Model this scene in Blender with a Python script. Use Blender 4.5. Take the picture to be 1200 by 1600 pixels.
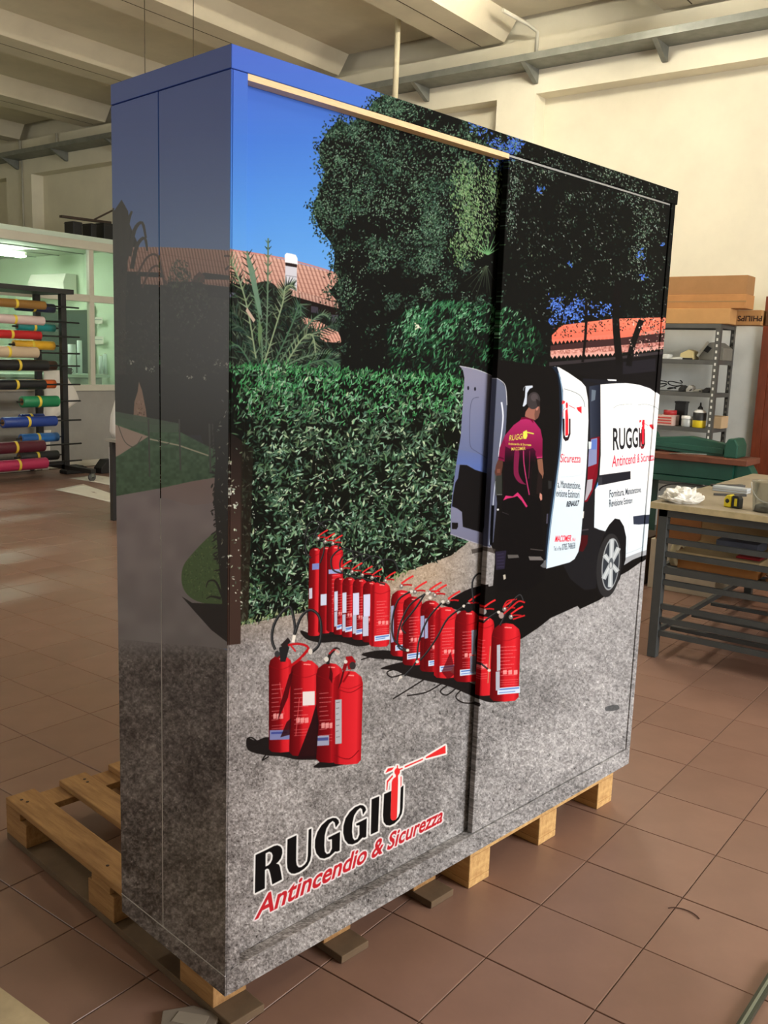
import bpy, bmesh, math, random
import numpy as np
from mathutils import Vector, Matrix

for o_ in list(bpy.data.objects): bpy.data.objects.remove(o_)
SC = bpy.context.scene
COL = SC.collection
random.seed(4)

# ------------------------------------------------------------------ camera (solved from the cabinet's edges and the tile grid)
# world: x = u runs along the ceiling ribs to the back wall, y = v runs along the back wall, z up; the cabinet stands at the origin turned by -6.8 degrees
TH = math.radians(6.8)
FPX, YAW, PIT, ROL = 1433.6, -.8094 - TH, 1.4042, .0353
CAM = np.array([-1.2883, -1.3618, 1.5708])
RC = np.array(Matrix.Rotation(YAW, 3, 'Z') @ Matrix.Rotation(PIT, 3, 'X') @ Matrix.Rotation(ROL, 3, 'Z'))
cam = bpy.data.cameras.new('camera'); cam.sensor_fit = 'VERTICAL'; cam.sensor_height = 36.0; cam.lens = 36.0 * FPX / 1600
cam.clip_start = .05; cam.clip_end = 100
co = bpy.data.objects.new('camera', cam); COL.objects.link(co); SC.camera = co
co.matrix_world = Matrix.Translation(CAM.tolist()) @ Matrix(RC.tolist()).to_4x4()

# ------------------------------------------------------------------ world, daylight from the window wall, exposure
SC.view_settings.view_transform = 'Standard'; SC.view_settings.look = 'None'; SC.view_settings.gamma = 1.0
SC.view_settings.use_curve_mapping = False; SC.view_settings.exposure = 0.0
wd = bpy.data.worlds.new('world'); SC.world = wd; wd.use_nodes = True
wd.node_tree.nodes['Background'].inputs[0].default_value = (.62, .72, 1.0, 1); wd.node_tree.nodes['Background'].inputs[1].default_value = .35
UN_ = -4.6
def area(name, loc, rot, sx, sy, power, col):
    l = bpy.data.lights.new(name, 'AREA'); l.shape = 'RECTANGLE'; l.size = sx; l.size_y = sy; l.energy = power; l.color = col
    o = bpy.data.objects.new(name, l); COL.objects.link(o); o.location = loc; o.rotation_euler = rot; return o
# daylight in the window of the wall behind the photographer
area('window_daylight', (2.4, -6.15, 2.3), (math.radians(90), 0, 0), 2.9, 2.3, 540, (1.0, .98, .97))
# added unseen window in the near wall, for sheen on the cabinet's side
area('window_daylight', (UN_ - .12, 6.6, 2.1), (math.radians(90), 0, math.radians(-90)), 2.9, 2.0, 85, (1.0, .97, .92))

# ------------------------------------------------------------------ helpers
def lin(c):
    return [((x / 255 + .055) / 1.055) ** 2.4 if x / 255 > .04045 else x / 255 / 12.92 for x in c]
MATS = {}
def mat(name, rgb, rough=.6, var=.0, scale=8.0, bump=0.0, metal=0.0, rgb2=None, stretch=(1, 1, 1), spec=.5, rand=0.0):
    if name in MATS: return MATS[name]
    m = bpy.data.materials.new(name); m.use_nodes = True; nt = m.node_tree; b = nt.nodes['Principled BSDF']
    c = lin(rgb); b.inputs['Base Color'].default_value = (*c, 1); b.inputs['Roughness'].default_value = rough; b.inputs['Metallic'].default_value = metal; b.inputs['Specular IOR Level'].default_value = spec
    if var or rgb2 or bump or rand:
        tc = nt.nodes.new('ShaderNodeTexCoord'); mp = nt.nodes.new('ShaderNodeMapping'); mp.inputs['Scale'].default_value = stretch
        nz = nt.nodes.new('ShaderNodeTexNoise'); nz.inputs['Scale'].default_value = scale; nz.inputs['Detail'].default_value = 6; nz.inputs['Roughness'].default_value = .62
        nt.links.new(tc.outputs['Object'], mp.inputs[0]); nt.links.new(mp.outputs[0], nz.inputs[0])
        rp = nt.nodes.new('ShaderNodeValToRGB'); rp.color_ramp.elements[0].position = .32; rp.color_ramp.elements[1].position = .68
        c2 = lin(rgb2) if rgb2 else [x * (1 - var) for x in c]; c1 = c if rgb2 else [min(x * (1 + var * .6), 1) for x in c]
        rp.color_ramp.elements[0].color = (*c2, 1); rp.color_ramp.elements[1].color = (*c1, 1)
        nt.links.new(nz.outputs[0], rp.inputs[0]); out = rp.outputs[0]
        if rand:
            oi = nt.nodes.new('ShaderNodeObjectInfo'); mr = nt.nodes.new('ShaderNodeMapRange'); mr.inputs[3].default_value = 1 - rand; mr.inputs[4].default_value = 1 + rand
            nt.links.new(oi.outputs['Random'], mr.inputs[0]); hs = nt.nodes.new('ShaderNodeHueSaturation'); nt.links.new(mr.outputs[0], hs.inputs['Value']); nt.links.new(out, hs.inputs['Color']); out = hs.outputs[0]
        nt.links.new(out, b.inputs['Base Color'])
        if bump:
            bp = nt.nodes.new('ShaderNodeBump'); bp.inputs['Strength'].default_value = bump; bp.inputs['Distance'].default_value = .004
            nt.links.new(nz.outputs[0], bp.inputs['Height']); nt.links.new(bp.outputs[0], b.inputs['Normal'])
    MATS[name] = m; return m
def emit(name, rgb, st):
    m = bpy.data.materials.new(name); m.use_nodes = True; b = m.node_tree.nodes['Principled BSDF']
    b.inputs['Base Color'].default_value = (*lin(rgb), 1); b.inputs['Emission Color'].default_value = (*lin(rgb), 1); b.inputs['Emission Strength'].default_value = st; return m
def glass(name, tint, rough=.02, alpha=.16):
    m = bpy.data.materials.new(name); m.use_nodes = True; nt = m.node_tree; out = nt.nodes['Material Output']; nt.nodes.remove(nt.nodes['Principled BSDF'])
    t = nt.nodes.new('ShaderNodeBsdfTransparent'); t.inputs[0].default_value = (*tint, 1); g = nt.nodes.new('ShaderNodeBsdfGlossy'); g.inputs['Roughness'].default_value = rough
    mx = nt.nodes.new('ShaderNodeMixShader'); mx.inputs[0].default_value = alpha; nt.links.new(t.outputs[0], mx.inputs[1]); nt.links.new(g.outputs[0], mx.inputs[2]); nt.links.new(mx.outputs[0], out.inputs[0]); return m

class MB:
    """collects shapes for one mesh object"""
    def __init__(s): s.v = []; s.f = []; s.sm = []
    def add(s, v, f, sm=False):
        n = len(s.v); s.v += [tuple(map(float, q)) for q in v]; s.f += [[i + n for i in q] for q in f]; s.sm += [sm] * len(f); return s
    def box(s, x0, x1, y0, y1, z0, z1):
        v = [(x, y, z) for z in (z0, z1) for y in (y0, y1) for x in (x0, x1)]
        return s.add(v, [(0, 2, 3, 1), (4, 5, 7, 6), (0, 1, 5, 4), (2, 6, 7, 3), (0, 4, 6, 2), (1, 3, 7, 5)])
    def bar(s, a, b, w, h):
        a, b = Vector(a), Vector(b); d = (b - a).normalized(); up = Vector((0, 0, 1)) if abs(d.z) < .9 else Vector((1, 0, 0))
        x = d.cross(up).normalized(); y = x.cross(d).normalized(); v = []
        for p in (a, b):
            for i, j in ((-1, -1), (1, -1), (1, 1), (-1, 1)): v.append(p + x * i * w / 2 + y * j * h / 2)
        return s.add(v, [(0, 1, 2, 3), (7, 6, 5, 4), (0, 4, 5, 1), (1, 5, 6, 2), (2, 6, 7, 3), (3, 7, 4, 0)])
    def tube(s, path, r, n=10, r2=None, caps=True):
        P = [Vector(p) for p in path]; m = len(P); v = []
        for i, p in enumerate(P):
            d = (P[min(i + 1, m - 1)] - P[max(i - 1, 0)]).normalized(); up = Vector((0, 0, 1)) if abs(d.z) < .95 else Vector((1, 0, 0))
            x = d.cross(up).normalized(); y = x.cross(d); rr = r if r2 is None else r + (r2 - r) * i / (m - 1)
            v += [p + (x * math.cos(k * 2 * math.pi / n) + y * math.sin(k * 2 * math.pi / n)) * rr for k in range(n)]
        f = [(i * n + k, i * n + (k + 1) % n, (i + 1) * n + (k + 1) % n, (i + 1) * n + k) for i in range(m - 1) for k in range(n)]
        s.add(v, f, True)
        if caps:
            s.f += [[len(s.v) - m * n + k for k in range(n)], [len(s.v) - n + k for k in reversed(range(n))]]; s.sm += [False, False]
        return s
    def lathe(s, prof, n=24, c=(0, 0, 0), axis='Z'):
        v = []
        for r, z in prof:
            for k in range(n):
                a = 2 * math.pi * k / n; p = (r * math.cos(a), r * math.sin(a), z)
                if axis == 'X': p = (p[2], p[0], p[1])
                if axis == 'Y': p = (p[1], p[2], p[0])
                v.append((p[0] + c[0], p[1] + c[1], p[2] + c[2]))
        f = [(i * n + k, i * n + (k + 1) % n, (i + 1) * n + (k + 1) % n, (i + 1) * n + k) for i in range(len(prof) - 1) for k in range(n)]
        return s.add(v, f, True)
    def prism(s, pts, a, b, axis='Z'):
        """2-D outline pushed from a to b along an axis (outline axes: the other two in xyz order)"""
        n = len(pts)
        def P(p, t): return (p[0], p[1], t) if axis == 'Z' else (t, p[0], p[1]) if axis == 'X' else (p[0], t, p[1])
        v = [P(p, a) for p in pts] + [P(p, b) for p in pts]
        return s.add(v, [list(range(n))[::-1], list(range(n, 2 * n))] + [(k, (k + 1) % n, n + (k + 1) % n, n + k) for k in range(n)])
    def build(s, name, m, parent=None, loc=(0, 0, 0), rotz=0.0, bevel=0.0, fix=True):
        me = bpy.data.meshes.new(name); me.from_pydata(s.v, [], s.f); me.polygons.foreach_set('use_smooth', s.sm)
        if fix:
            bm = bmesh.new(); bm.from_mesh(me); bmesh.ops.recalc_face_normals(bm, faces=bm.faces); bm.to_mesh(me); bm.free()
        me.materials.append(m); me.update()
        o = bpy.data.objects.new(name, me); COL.objects.link(o); o.parent = parent; o.location = loc; o.rotation_euler = (0, 0, rotz)
        if bevel:
            bv = o.modifiers.new('bevel', 'BEVEL'); bv.width = bevel; bv.segments = 2; bv.limit_method = 'ANGLE'
        return o
def tag(o, label=None, cat=None, group=None, kind=None):
    if label: o['label'] = label
    if cat: o['category'] = cat
    if group: o['group'] = group
    if kind: o['kind'] = kind
    return o
def thing(name, label, cat, loc=(0, 0, 0), rotz=0.0, group=None):
    o = bpy.data.objects.new(name, None); COL.objects.link(o); o.location = loc; o.rotation_euler = (0, 0, rotz); o.empty_display_size = .1
    return tag(o, label, cat, group)
def shared(name, src, parent, loc=(0, 0, 0), rotz=0.0):
    o = src.copy(); o.name = name; COL.objects.link(o); o.parent = parent; o.location = loc; o.rotation_euler = (0, 0, rotz); return o

# where a photo point lies on a plane of the room
def ray(x, y): return RC @ np.array([(x - 600) / FPX, -(y - 800) / FPX, -1.0])
def oz(x, y, z=0.0): d = ray(x, y); return CAM + d * ((z - CAM[2]) / d[2])
def ou(x, y, u): d = ray(x, y); return CAM + d * ((u - CAM[0]) / d[0])
def ov(x, y, v): d = ray(x, y); return CAM + d * ((v - CAM[1]) / d[1])
def project(P):
    v = (np.asarray(P, float) - CAM) @ RC
    return np.stack([600 + FPX * v[..., 0] / -v[..., 2], 800 - FPX * v[..., 1] / -v[..., 2]], -1)
# ------------------------------------------------------------------ the room
UB, VP, VR, UN, VE = 7.0, 9.2, -6.0, -4.6, 13.2       # back wall, glass partition, window wall, near wall, far end behind the office
ZC = 4.65                                             # underside of the ceiling ribs
M_tile = mat('brown_floor_tile', (137, 106, 91), .34, .10, 5.0, .03, rand=.05, spec=.4)
M_grout = mat('dark_grout', (92, 72, 60), .9, .25, 30)
fl = tag(MB().box(UN, UB + .3, VR, VE, -.2, -.004).build('floor', M_grout), kind='structure')
PT = .3125; U0, V0 = .367, -.281
h_ = .1546; b_ = .1536
tile = MB().add([(-h_, -h_, -.008), (h_, -h_, -.008), (h_, h_, -.008), (-h_, h_, -.008), (-h_, -h_, -.0015), (h_, -h_, -.0015), (h_, h_, -.0015), (-h_, h_, -.0015), (-b_, -b_, 0), (b_, -b_, 0), (b_, b_, 0), (-b_, b_, 0)],
                [(0, 1, 5, 4), (1, 2, 6, 5), (2, 3, 7, 6), (3, 0, 4, 7), (4, 5, 9, 8), (5, 6, 10, 9), (6, 7, 11, 10), (7, 4, 8, 11), (8, 9, 10, 11)])
cells = []
for i in range(math.floor((UN - U0) / PT), math.ceil((UB - U0) / PT)):
    for j in range(math.floor((VR - V0) / PT), math.ceil((VP + .6 - V0) / PT)):
        c = np.array([U0 + (i + .5) * PT, V0 + (j + .5) * PT, 0])
        if not (UN < c[0] < UB - .05 and VR < c[1] < VP): continue
        v = (c - CAM) @ RC; a = 0.0
        if v[2] < -.3:
            p = project(c[None])[0]
            if -60 < p[0] < 1260 and 560 < p[1] < 1700:
                dist = math.hypot(*(c - CAM)); a = CAM[2] / dist ** 3
                for t in np.linspace(.05, .97, 40):                     # hidden behind the cabinet?
                    q = CAM + (c - CAM) * t; X = q[0] * math.cos(TH) - q[1] * math.sin(TH); Y = q[0] * math.sin(TH) + q[1] * math.cos(TH)
                    if 0 < X < 1.81 and 0 < Y < .44 and .16 < q[2] < 2.14: a = 0; break
        cells.append((a, c[0], c[1]))
cells.sort(reverse=True)
t0 = None; rest = MB()
for k, (a, x, y) in enumerate(cells):
    dz = random.uniform(-.0006, .0004)
    if k < 300 and a > 0:
        if t0 is None: t0 = tile.build('floor_tile', M_tile, fl, (x, y, dz))
        else: shared('floor_tile', t0, fl, (x, y, dz))
    else: rest.add([(vx + x, vy + y, vz + dz) for vx, vy, vz in tile.v], tile.f)
tag(rest.build('floor_tile_field', M_tile, fl, fix=False), kind='stuff')

# back wall: pillars and a top beam round recessed panels, lower part paler, with cool daylight put into its colour
M_wall = mat('cream_wall_paint', (220, 213, 190), .85, .06, 2.2, .05)
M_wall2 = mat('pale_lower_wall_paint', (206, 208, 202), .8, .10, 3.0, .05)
wb = MB().box(UB + .2, UB + .4, VR, VE, 0, 5.6)
for v0, v1 in [(-.95 - .5, -.95), (3.2, 3.63), (7.5, 7.93), (11.72, 12.40), (VR, VR + .3)]: wb.box(UB, UB + .2, v0, v1, 2.05, 4.12)
wb.box(UB, UB + .2, VR, VE, 4.12, 4.56)
wbo = tag(wb.build('wall_back', M_wall), kind='structure')
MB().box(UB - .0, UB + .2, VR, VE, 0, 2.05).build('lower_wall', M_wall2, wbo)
MB().prism([(UB + .001, 4.56), (UB + .001, 4.62), (UB + .2, 4.66), (UB + .2, 4.56)], VR, VE, 'Y').build('ledge_beam', M_wall, wbo)
tag(MB().box(UN - .3, UB + .4, VE, VE + .2, 0, 5.6).build('wall_end', M_wall), kind='structure')
wn = MB()
for y0, y1, z0, z1 in [(VR, VE, 0, 1.0), (VR, VE, 3.2, 5.6), (VR, 5.1, 1.0, 3.2), (8.1, VE, 1.0, 3.2)]: wn.box(UN - .25, UN, y0, y1, z0, z1)
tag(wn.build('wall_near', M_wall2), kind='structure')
wr = MB()
for x0, x1, z0, z1 in [(UN, UB, 0, 1.1), (UN, UB, 3.5, 5.6), (UN, .9, 1.1, 3.5), (3.9, UB, 1.1, 3.5)]: wr.box(x0, x1, VR - .25, VR, z0, z1)
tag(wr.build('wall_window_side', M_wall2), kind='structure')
M_alu = mat('white_aluminium_frame', (196, 190, 172), .45, .05, 6)
for n_, (x0, x1) in enumerate([(.9, 3.9)]):
    m_ = MB()
    for x in (x0 + .03, (x0 + x1) / 2, x1 - .03): m_.box(x - .03, x + .03, VR - .12, VR - .06, 1.1, 3.5)
    for z in (1.13, 3.47): m_.box(x0, x1, VR - .12, VR - .06, z - .03, z + .03)
    tag(m_.build('window_%d' % (n_ + 2), M_alu), kind='structure')

m_ = MB()
for y in (5.13, 6.6, 8.07): m_.box(UN - .10, UN - .04, y - .03, y + .03, 1.0, 3.2)
for z in (1.03, 3.17): m_.box(UN - .10, UN - .04, 5.1, 8.1, z - .03, z + .03)
tag(m_.build('window_3', M_alu), kind='structure')  # unseen window frame added round the near-wall side light
# ceiling: precast trough panels side by side, the joint in the middle of each double rib
M_conc = mat('painted_concrete_ceiling', (206, 196, 170), .9, .12, 1.3, .10)
M_joint = mat('ceiling_joint', (66, 54, 36), .95)
cl_ = tag(MB().box(UN, UB + .4, VR, VE, 5.35, 5.5).build('ceiling', M_conc), kind='structure')
prof = [(-1.053, 0), (-.80, 0), (-.66, .20), (.66, .20), (.80, 0), (1.053, 0), (1.053, .7), (-1.053, .7)]
pm = MB().prism([(y, z) for y, z in prof], UN, UB + .02, 'X')
p0 = None
for k in range(-5, 5):
    vc = 5.96 + 2.11 * k - 1.055
    if vc < VR - 1 or vc > VE: continue
    if p0 is None: p0 = pm.build('ceiling_panel', M_conc, cl_, (0, vc, ZC))
    else: shared('ceiling_panel', p0, cl_, (0, vc, ZC))
for k in range(-5, 4):
    MB().box(UN, UB, -.006, .006, ZC - .001, ZC + .02).build('ceiling_joint', M_joint, cl_, (0, 5.96 + 2.11 * k, 0))

# glass partition of the office
pt = thing('glass_partition', None, None, (0, VP, 0)); pt.name = 'window_1'; tag(pt, kind='structure')
M_low = mat('grey_partition_panel', (150, 146, 138), .7, .08, 4)
M_pane = glass('office_glass', (.88, .96, .90), .03, .08)
ztop = 2.93
def zat(px, py): return float(ov(px, py, VP)[2])
def uat(px, py=560): return float(ov(px, py, VP)[0])
ZT0, ZR1, ZR0, ZS1, ZS0 = zat(140, 391), zat(140, 461), zat(140, 472), zat(140, 601), zat(140, 608)
ztop = zat(100, 372)
mu = [uat(143) - 2 * 1.52, uat(143) - 1.52, uat(143), UB - .02]
MB().box(UN, UB, -.05, .05, ZT0, ztop).build('top_rail', M_alu, pt, bevel=.004)
MB().box(UN, UB, -.03, .03, ZR0, ZR1).build('middle_rail', M_alu, pt, bevel=.004)
MB().box(UN, UB, -.05, .05, ZS0 - .02, ZS1).build('sill_rail', M_alu, pt, bevel=.004)
MB().box(UN, UB, -.02, .02, 0, ZS0 - .02).build('lower_panel', M_low, pt)
MB().box(UN, UB, -.03, -.02, 0, .08).build('skirting', M_alu, pt)
xs = [UN] + [m for m in mu]
for m in mu: MB().box(m - .035, m + .035, -.035, .035, ZS1, ZT0).build('mullion', M_alu, pt, bevel=.004)
for a, b in zip(xs[:-1], xs[1:]):
    MB().box(a + .035, b - .035, -.004, .004, ZS1, ZR0).build('pane', M_pane, pt)
    MB().box(a + .035, b - .035, -.004, .004, ZR1, ZT0).build('pane', M_pane, pt)

# the office behind the glass
M_off = mat('pale_green_office_wall', (206, 222, 198), .8, .04, 3)
M_offc = mat('office_ceiling_board', (200, 214, 196), .8, .05, 2)
tag(MB().box(UN, UB - .01, VP + .06, VE, 2.9, 3.0).build('ceiling_office', M_offc), kind='structure')
for k in range(6): MB().box(UN, UB - .02, VP + .6 + k * .6, VP + .62 + k * .6, 2.888, 2.901).build('ceiling_batten', mat('grey_batten', (140, 156, 142), .7), bpy.data.objects['ceiling_office'])
tag(MB().box(UB - .03, UB - .005, VP + .06, VE, 0, 2.9).box(UN, UB, VE - .03, VE - .005, 0, 2.9).build('wall_office', M_off), kind='structure')
# ------------------------------------------------------------------ the printed wrap of the cabinet
# A flat print: painted here with polygons, strokes, leaf stamps and noise, then rectified on to each panel.
rng = np.random.default_rng(7)
PS, PX0, PY0 = 2, 160, 50
PW, PH = (1080 - PX0) * PS, (1580 - PY0) * PS
img = np.zeros((PH, PW, 3), np.float32)

def tr(pts):
    p = np.asarray(pts, float)
    return (p - (PX0, PY0)) * PS

def K(x0, y0, s):
    return lambda *pts: [(x0 + x / s, y0 + y / s) for x, y in pts]

def smooth(pts, closed=True, n=6):
    p = np.asarray(pts, float); m = len(p); out = []
    for i in range(m if closed else m - 1):
        a, b, c, d = [p[(i + k) % m] if closed else p[min(max(i + k, 0), m - 1)] for k in (-1, 0, 1, 2)]
        for t in np.arange(n) / n:
            out.append(.5 * (2 * b + (c - a) * t + (2 * a - 5 * b + 4 * c - d) * t * t + (3 * b - a - 3 * c + d) * t ** 3))
    if not closed: out.append(p[-1])
    return np.array(out)

def cover(plist, sub=3):
    """coverage mask (even-odd) of canvas polygons -> mask, y0, x0"""
    allp = np.concatenate(plist)
    x0 = max(int(np.floor(allp[:, 0].min())) - 1, 0); x1 = min(int(np.ceil(allp[:, 0].max())) + 1, PW)
    y0 = max(int(np.floor(allp[:, 1].min())) - 1, 0); y1 = min(int(np.ceil(allp[:, 1].max())) + 1, PH)
    if x1 <= x0 or y1 <= y0: return None
    m = np.zeros((y1 - y0, x1 - x0 + 1), np.float32)
    ax = np.concatenate([p[:, 0] for p in plist]); ay = np.concatenate([p[:, 1] for p in plist])
    bx = np.concatenate([np.roll(p[:, 0], -1) for p in plist]); by = np.concatenate([np.roll(p[:, 1], -1) for p in plist])
    lo, hi = np.minimum(ay, by), np.maximum(ay, by)
    dy = np.where(np.abs(by - ay) < 1e-9, 1e-9, by - ay); k = (bx - ax) / dy
    W = x1 - x0
    for r in range(y1 - y0):
        for s in range(sub):
            y = y0 + r + (s + .5) / sub
            sel = (lo <= y) & (hi > y)
            if not sel.any(): continue
            xs = np.sort(ax[sel] + (y - ay[sel]) * k[sel]) - x0
            for a, b in zip(xs[::2], xs[1::2]):
                a = min(max(a, 0), W); b = min(max(b, 0), W)
                if b <= a: continue
                ia, ib = int(a), int(b)
                if ia == ib: m[r, ia] += b - a
                else:
                    m[r, ia] += ia + 1 - a; m[r, ia + 1:ib] += 1; m[r, ib] += b - ib
    return np.clip(m[:, :W] / sub, 0, 1), y0, x0

def C3(c): return np.array(c, np.float32) / 255.

def blend(m, y0, x0, col, a=1.0):
    h, w = m.shape
    t = img[y0:y0 + h, x0:x0 + w]
    t += (np.asarray(col, np.float32) - t) * (m * a)[..., None]

def poly(pts, col, a=1.0, sm=0, holes=()):
    pl = [tr(smooth(pts) if sm else pts)] + [tr(smooth(h) if sm else h) for h in holes]
    c = cover(pl)
    if c: blend(c[0], c[1], c[2], C3(col), a)

def grad(pts, c0, c1, axis=1, lo=None, hi=None, sm=0, a=1.0, noise=0, cell=6):
    """polygon with a two-colour printed ramp along x (0) or y (1) of its box"""
    q = tr(smooth(pts) if sm else pts); c = cover([q])
    if not c: return
    m, y0, x0 = c; h, w = m.shape
    lo = q[:, axis].min() if lo is None else (lo - (PX0, PY0)[axis]) * PS
    hi = q[:, axis].max() if hi is None else (hi - (PX0, PY0)[axis]) * PS
    g = (np.arange(h)[:, None] + y0 if axis else np.arange(w)[None, :] + x0) * np.ones((h, w))
    t = np.clip((g - lo) / (hi - lo + 1e-6), 0, 1)[..., None]
    col = C3(c0) * (1 - t) + C3(c1) * t
    if noise: col = col + (vnoise(h, w, cell) - .5)[..., None] * noise / 255
    blend(m, y0, x0, col, a)

def vnoise(h, w, cell):
    gh, gw = int(h / cell) + 3, int(w / cell) + 3
    g = rng.random((gh, gw)).astype(np.float32)
    y = np.arange(h) / cell; x = np.arange(w) / cell
    yi, xi = y.astype(int), x.astype(int); fy, fx = (y - yi)[:, None], (x - xi)[None, :]
    fy = fy * fy * (3 - 2 * fy); fx = fx * fx * (3 - 2 * fx)
    a = g[yi][:, xi]; b = g[yi][:, xi + 1]; c = g[yi + 1][:, xi]; d = g[yi + 1][:, xi + 1]
    return ((a * (1 - fx) + b * fx) * (1 - fy) + (c * (1 - fx) + d * fx) * fy).astype(np.float32)

def stroke(pts, w, col, a=1.0, sm=1, w2=None):
    """a line of width w (photo pixels), tapering to w2"""
    p = tr(smooth(pts, False, 4) if sm and len(pts) > 2 else pts)
    ws = np.linspace(w, w if w2 is None else w2, len(p)) * PS / 2
    d = np.gradient(p, axis=0); d /= np.linalg.norm(d, axis=1)[:, None] + 1e-9
    n = np.stack([-d[:, 1], d[:, 0]], 1) * ws[:, None]
    x0 = int(max(p[:, 0].min() - ws.max() - 2, 0)); x1 = int(min(p[:, 0].max() + ws.max() + 3, PW))
    y0 = int(max(p[:, 1].min() - ws.max() - 2, 0)); y1 = int(min(p[:, 1].max() + ws.max() + 3, PH))
    if x1 <= x0 or y1 <= y0: return
    m = np.zeros((y1 - y0, x1 - x0), np.float32)
    for i in range(len(p) - 1):
        q = np.array([p[i] + n[i], p[i + 1] + n[i + 1], p[i + 1] - n[i + 1], p[i] - n[i]])
        c = cover([q], 2)
        if c:
            mm, yy, xx = c; h, ww = mm.shape
            ys, xs = yy - y0, xx - x0
            if ys < 0 or xs < 0 or ys + h > m.shape[0] or xs + ww > m.shape[1]:
                h = min(h, m.shape[0] - ys); ww = min(ww, m.shape[1] - xs)
                if ys < 0 or xs < 0 or h <= 0 or ww <= 0: continue
            m[ys:ys + h, xs:xs + ww] += mm[:h, :ww]
    blend(np.clip(m, 0, 1), y0, x0, C3(col), a)

def ell(cx, cy, rx, ry, col, a=1.0, ang=0.0):
    t = np.linspace(0, 2 * np.pi, 40, endpoint=False)
    x, y = rx * np.cos(t), ry * np.sin(t); ca, sa = np.cos(ang), np.sin(ang)
    poly(np.stack([cx + x * ca - y * sa, cy + x * sa + y * ca], 1), col, a)

_st = {}
def stamp(L, w, ai):
    k = (round(L * 2), round(w * 4), ai)
    if k not in _st:
        ang = ai * np.pi / 16; R = int(L / 2 + 2)
        y, x = np.mgrid[-R:R + 1, -R:R + 1].astype(np.float32)
        u = x * np.cos(ang) + y * np.sin(ang); v = -x * np.sin(ang) + y * np.cos(ang)
        half = np.maximum(w / 2 * (1 - np.minimum(np.abs(u) / (L / 2), 1) ** 1.7), 0.0)
        _st[k] = np.clip(half - np.abs(v) + .5, 0, 1) * (half > 0.02)
    return _st[k]

def leaves(xs, ys, L, w, ang, cols, a=1.0):
    """many little leaves; L, w in photo pixels; ang in radians"""
    X = ((xs - PX0) * PS).astype(int); Y = ((ys - PY0) * PS).astype(int)
    ai = (np.round(ang / (np.pi / 16)).astype(int)) % 16
    for x, y, l, ww, q, c in zip(X, Y, np.round(L * PS), np.round(w * PS * 2) / 2, ai, cols):
        s = stamp(l, max(ww, 1.0), q); R = s.shape[0] // 2
        if x - R < 0 or y - R < 0 or x + R + 1 > PW or y + R + 1 > PH: continue
        t = img[y - R:y + R + 1, x - R:x + R + 1]
        t += (c - t) * (s * a)[..., None]

def region(pts, sm=0):
    c = cover([tr(smooth(pts) if sm else pts)]); M = np.zeros((PH, PW), bool)
    M[c[1]:c[1] + c[0].shape[0], c[2]:c[2] + c[0].shape[1]] = c[0] > .5
    return M

def scatter(M, n, dens=None):
    """n random photo points inside a canvas mask, optionally thinned by a density field"""
    yy, xx = np.nonzero(M)
    if len(yy) == 0: return np.zeros(0), np.zeros(0)
    i = rng.integers(0, len(yy), int(n * (4 if dens is not None else 1)))
    if dens is not None:
        i = i[rng.random(len(i)) < dens[yy[i], xx[i]]][:int(n)]
    return xx[i] / PS + PX0, yy[i] / PS + PY0

def pick(cols, n, jit=10):
    c = np.array(cols, np.float32)[rng.integers(0, len(cols), n)]
    return np.clip((c + rng.normal(0, jit, (n, 1)) + rng.normal(0, jit * .3, (n, 3))) / 255, 0, 1).astype(np.float32)

def foliage(M, n, Lr, wr, cols, dens=None, ang=None, jit=10, a=1.0):
    x, y = scatter(M, n, dens); k = len(x)
    an = rng.uniform(0, np.pi, k) if ang is None else rng.normal(ang[0], ang[1], k)
    leaves(x, y, rng.uniform(*Lr, k), rng.uniform(*wr, k), an, pick(cols, k, jit), a)

def clump(cell, lo, hi):
    v = vnoise(PH // 4 + 1, PW // 4 + 1, cell / 4) * .65 + vnoise(PH // 4 + 1, PW // 4 + 1, cell / 10.4) * .35
    v = np.repeat(np.repeat(np.clip((v - lo) / (hi - lo), 0, 1), 4, 0), 4, 1)
    return v[:PH, :PW]

# ---- sky
g = np.linspace(PY0, 1580, PH)[:, None]
sk = np.array([np.interp(g[:, 0], [60, 110, 220, 330, 420], c) for c in
               ([80, 78, 72, 84, 100], [108, 112, 122, 146, 164], [203, 206, 213, 226, 234])]).T / 255
img[:] = sk[:, None, :]

# ---- asphalt of the yard
A = region([(340, 850), (690, 810), (760, 810), (1075, 800), (1075, 1578), (340, 1578)])
yA, xA = np.nonzero(A); b0, b1 = yA.min(), yA.max() + 1; c0, c1 = xA.min(), xA.max() + 1
h, w = b1 - b0, c1 - c0
gr = (vnoise(h, w, 3) - .5) * .17 + (vnoise(h, w, 5.5) - .5) * .18 + (vnoise(h, w, 11) - .5) * .10 + (vnoise(h, w, 60) - .5) * .10 + (vnoise(h, w, 190) - .5) * .10
gr += (rng.random((h, w)) - .5).astype(np.float32) * .10
spk = vnoise(h, w, 4.2); gr += np.where(spk > .86, .13, 0) - np.where(spk < .11, .17, 0)
amp = np.interp(np.arange(b0, b1) / PS + PY0, [860, 980, 1200, 1500], [.45, .8, 1.05, 1.2])[:, None]
xs_ = np.arange(c0, c1) / PS + PX0
base = np.stack([np.interp(xs_, [340, 520, 760, 1060], c) for c in ([134, 139, 147, 153], [128, 135, 145, 152], [126, 133, 145, 153])], 1) / 255
sand = np.clip((1010 - (np.arange(b0, b1) / PS + PY0)) / 110, 0, 1)[:, None, None] * np.clip((760 - xs_) / 90, 0, 1)[None, :, None]
colA = base[None] * (1 - sand) + C3((168, 149, 128)) * sand
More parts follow.
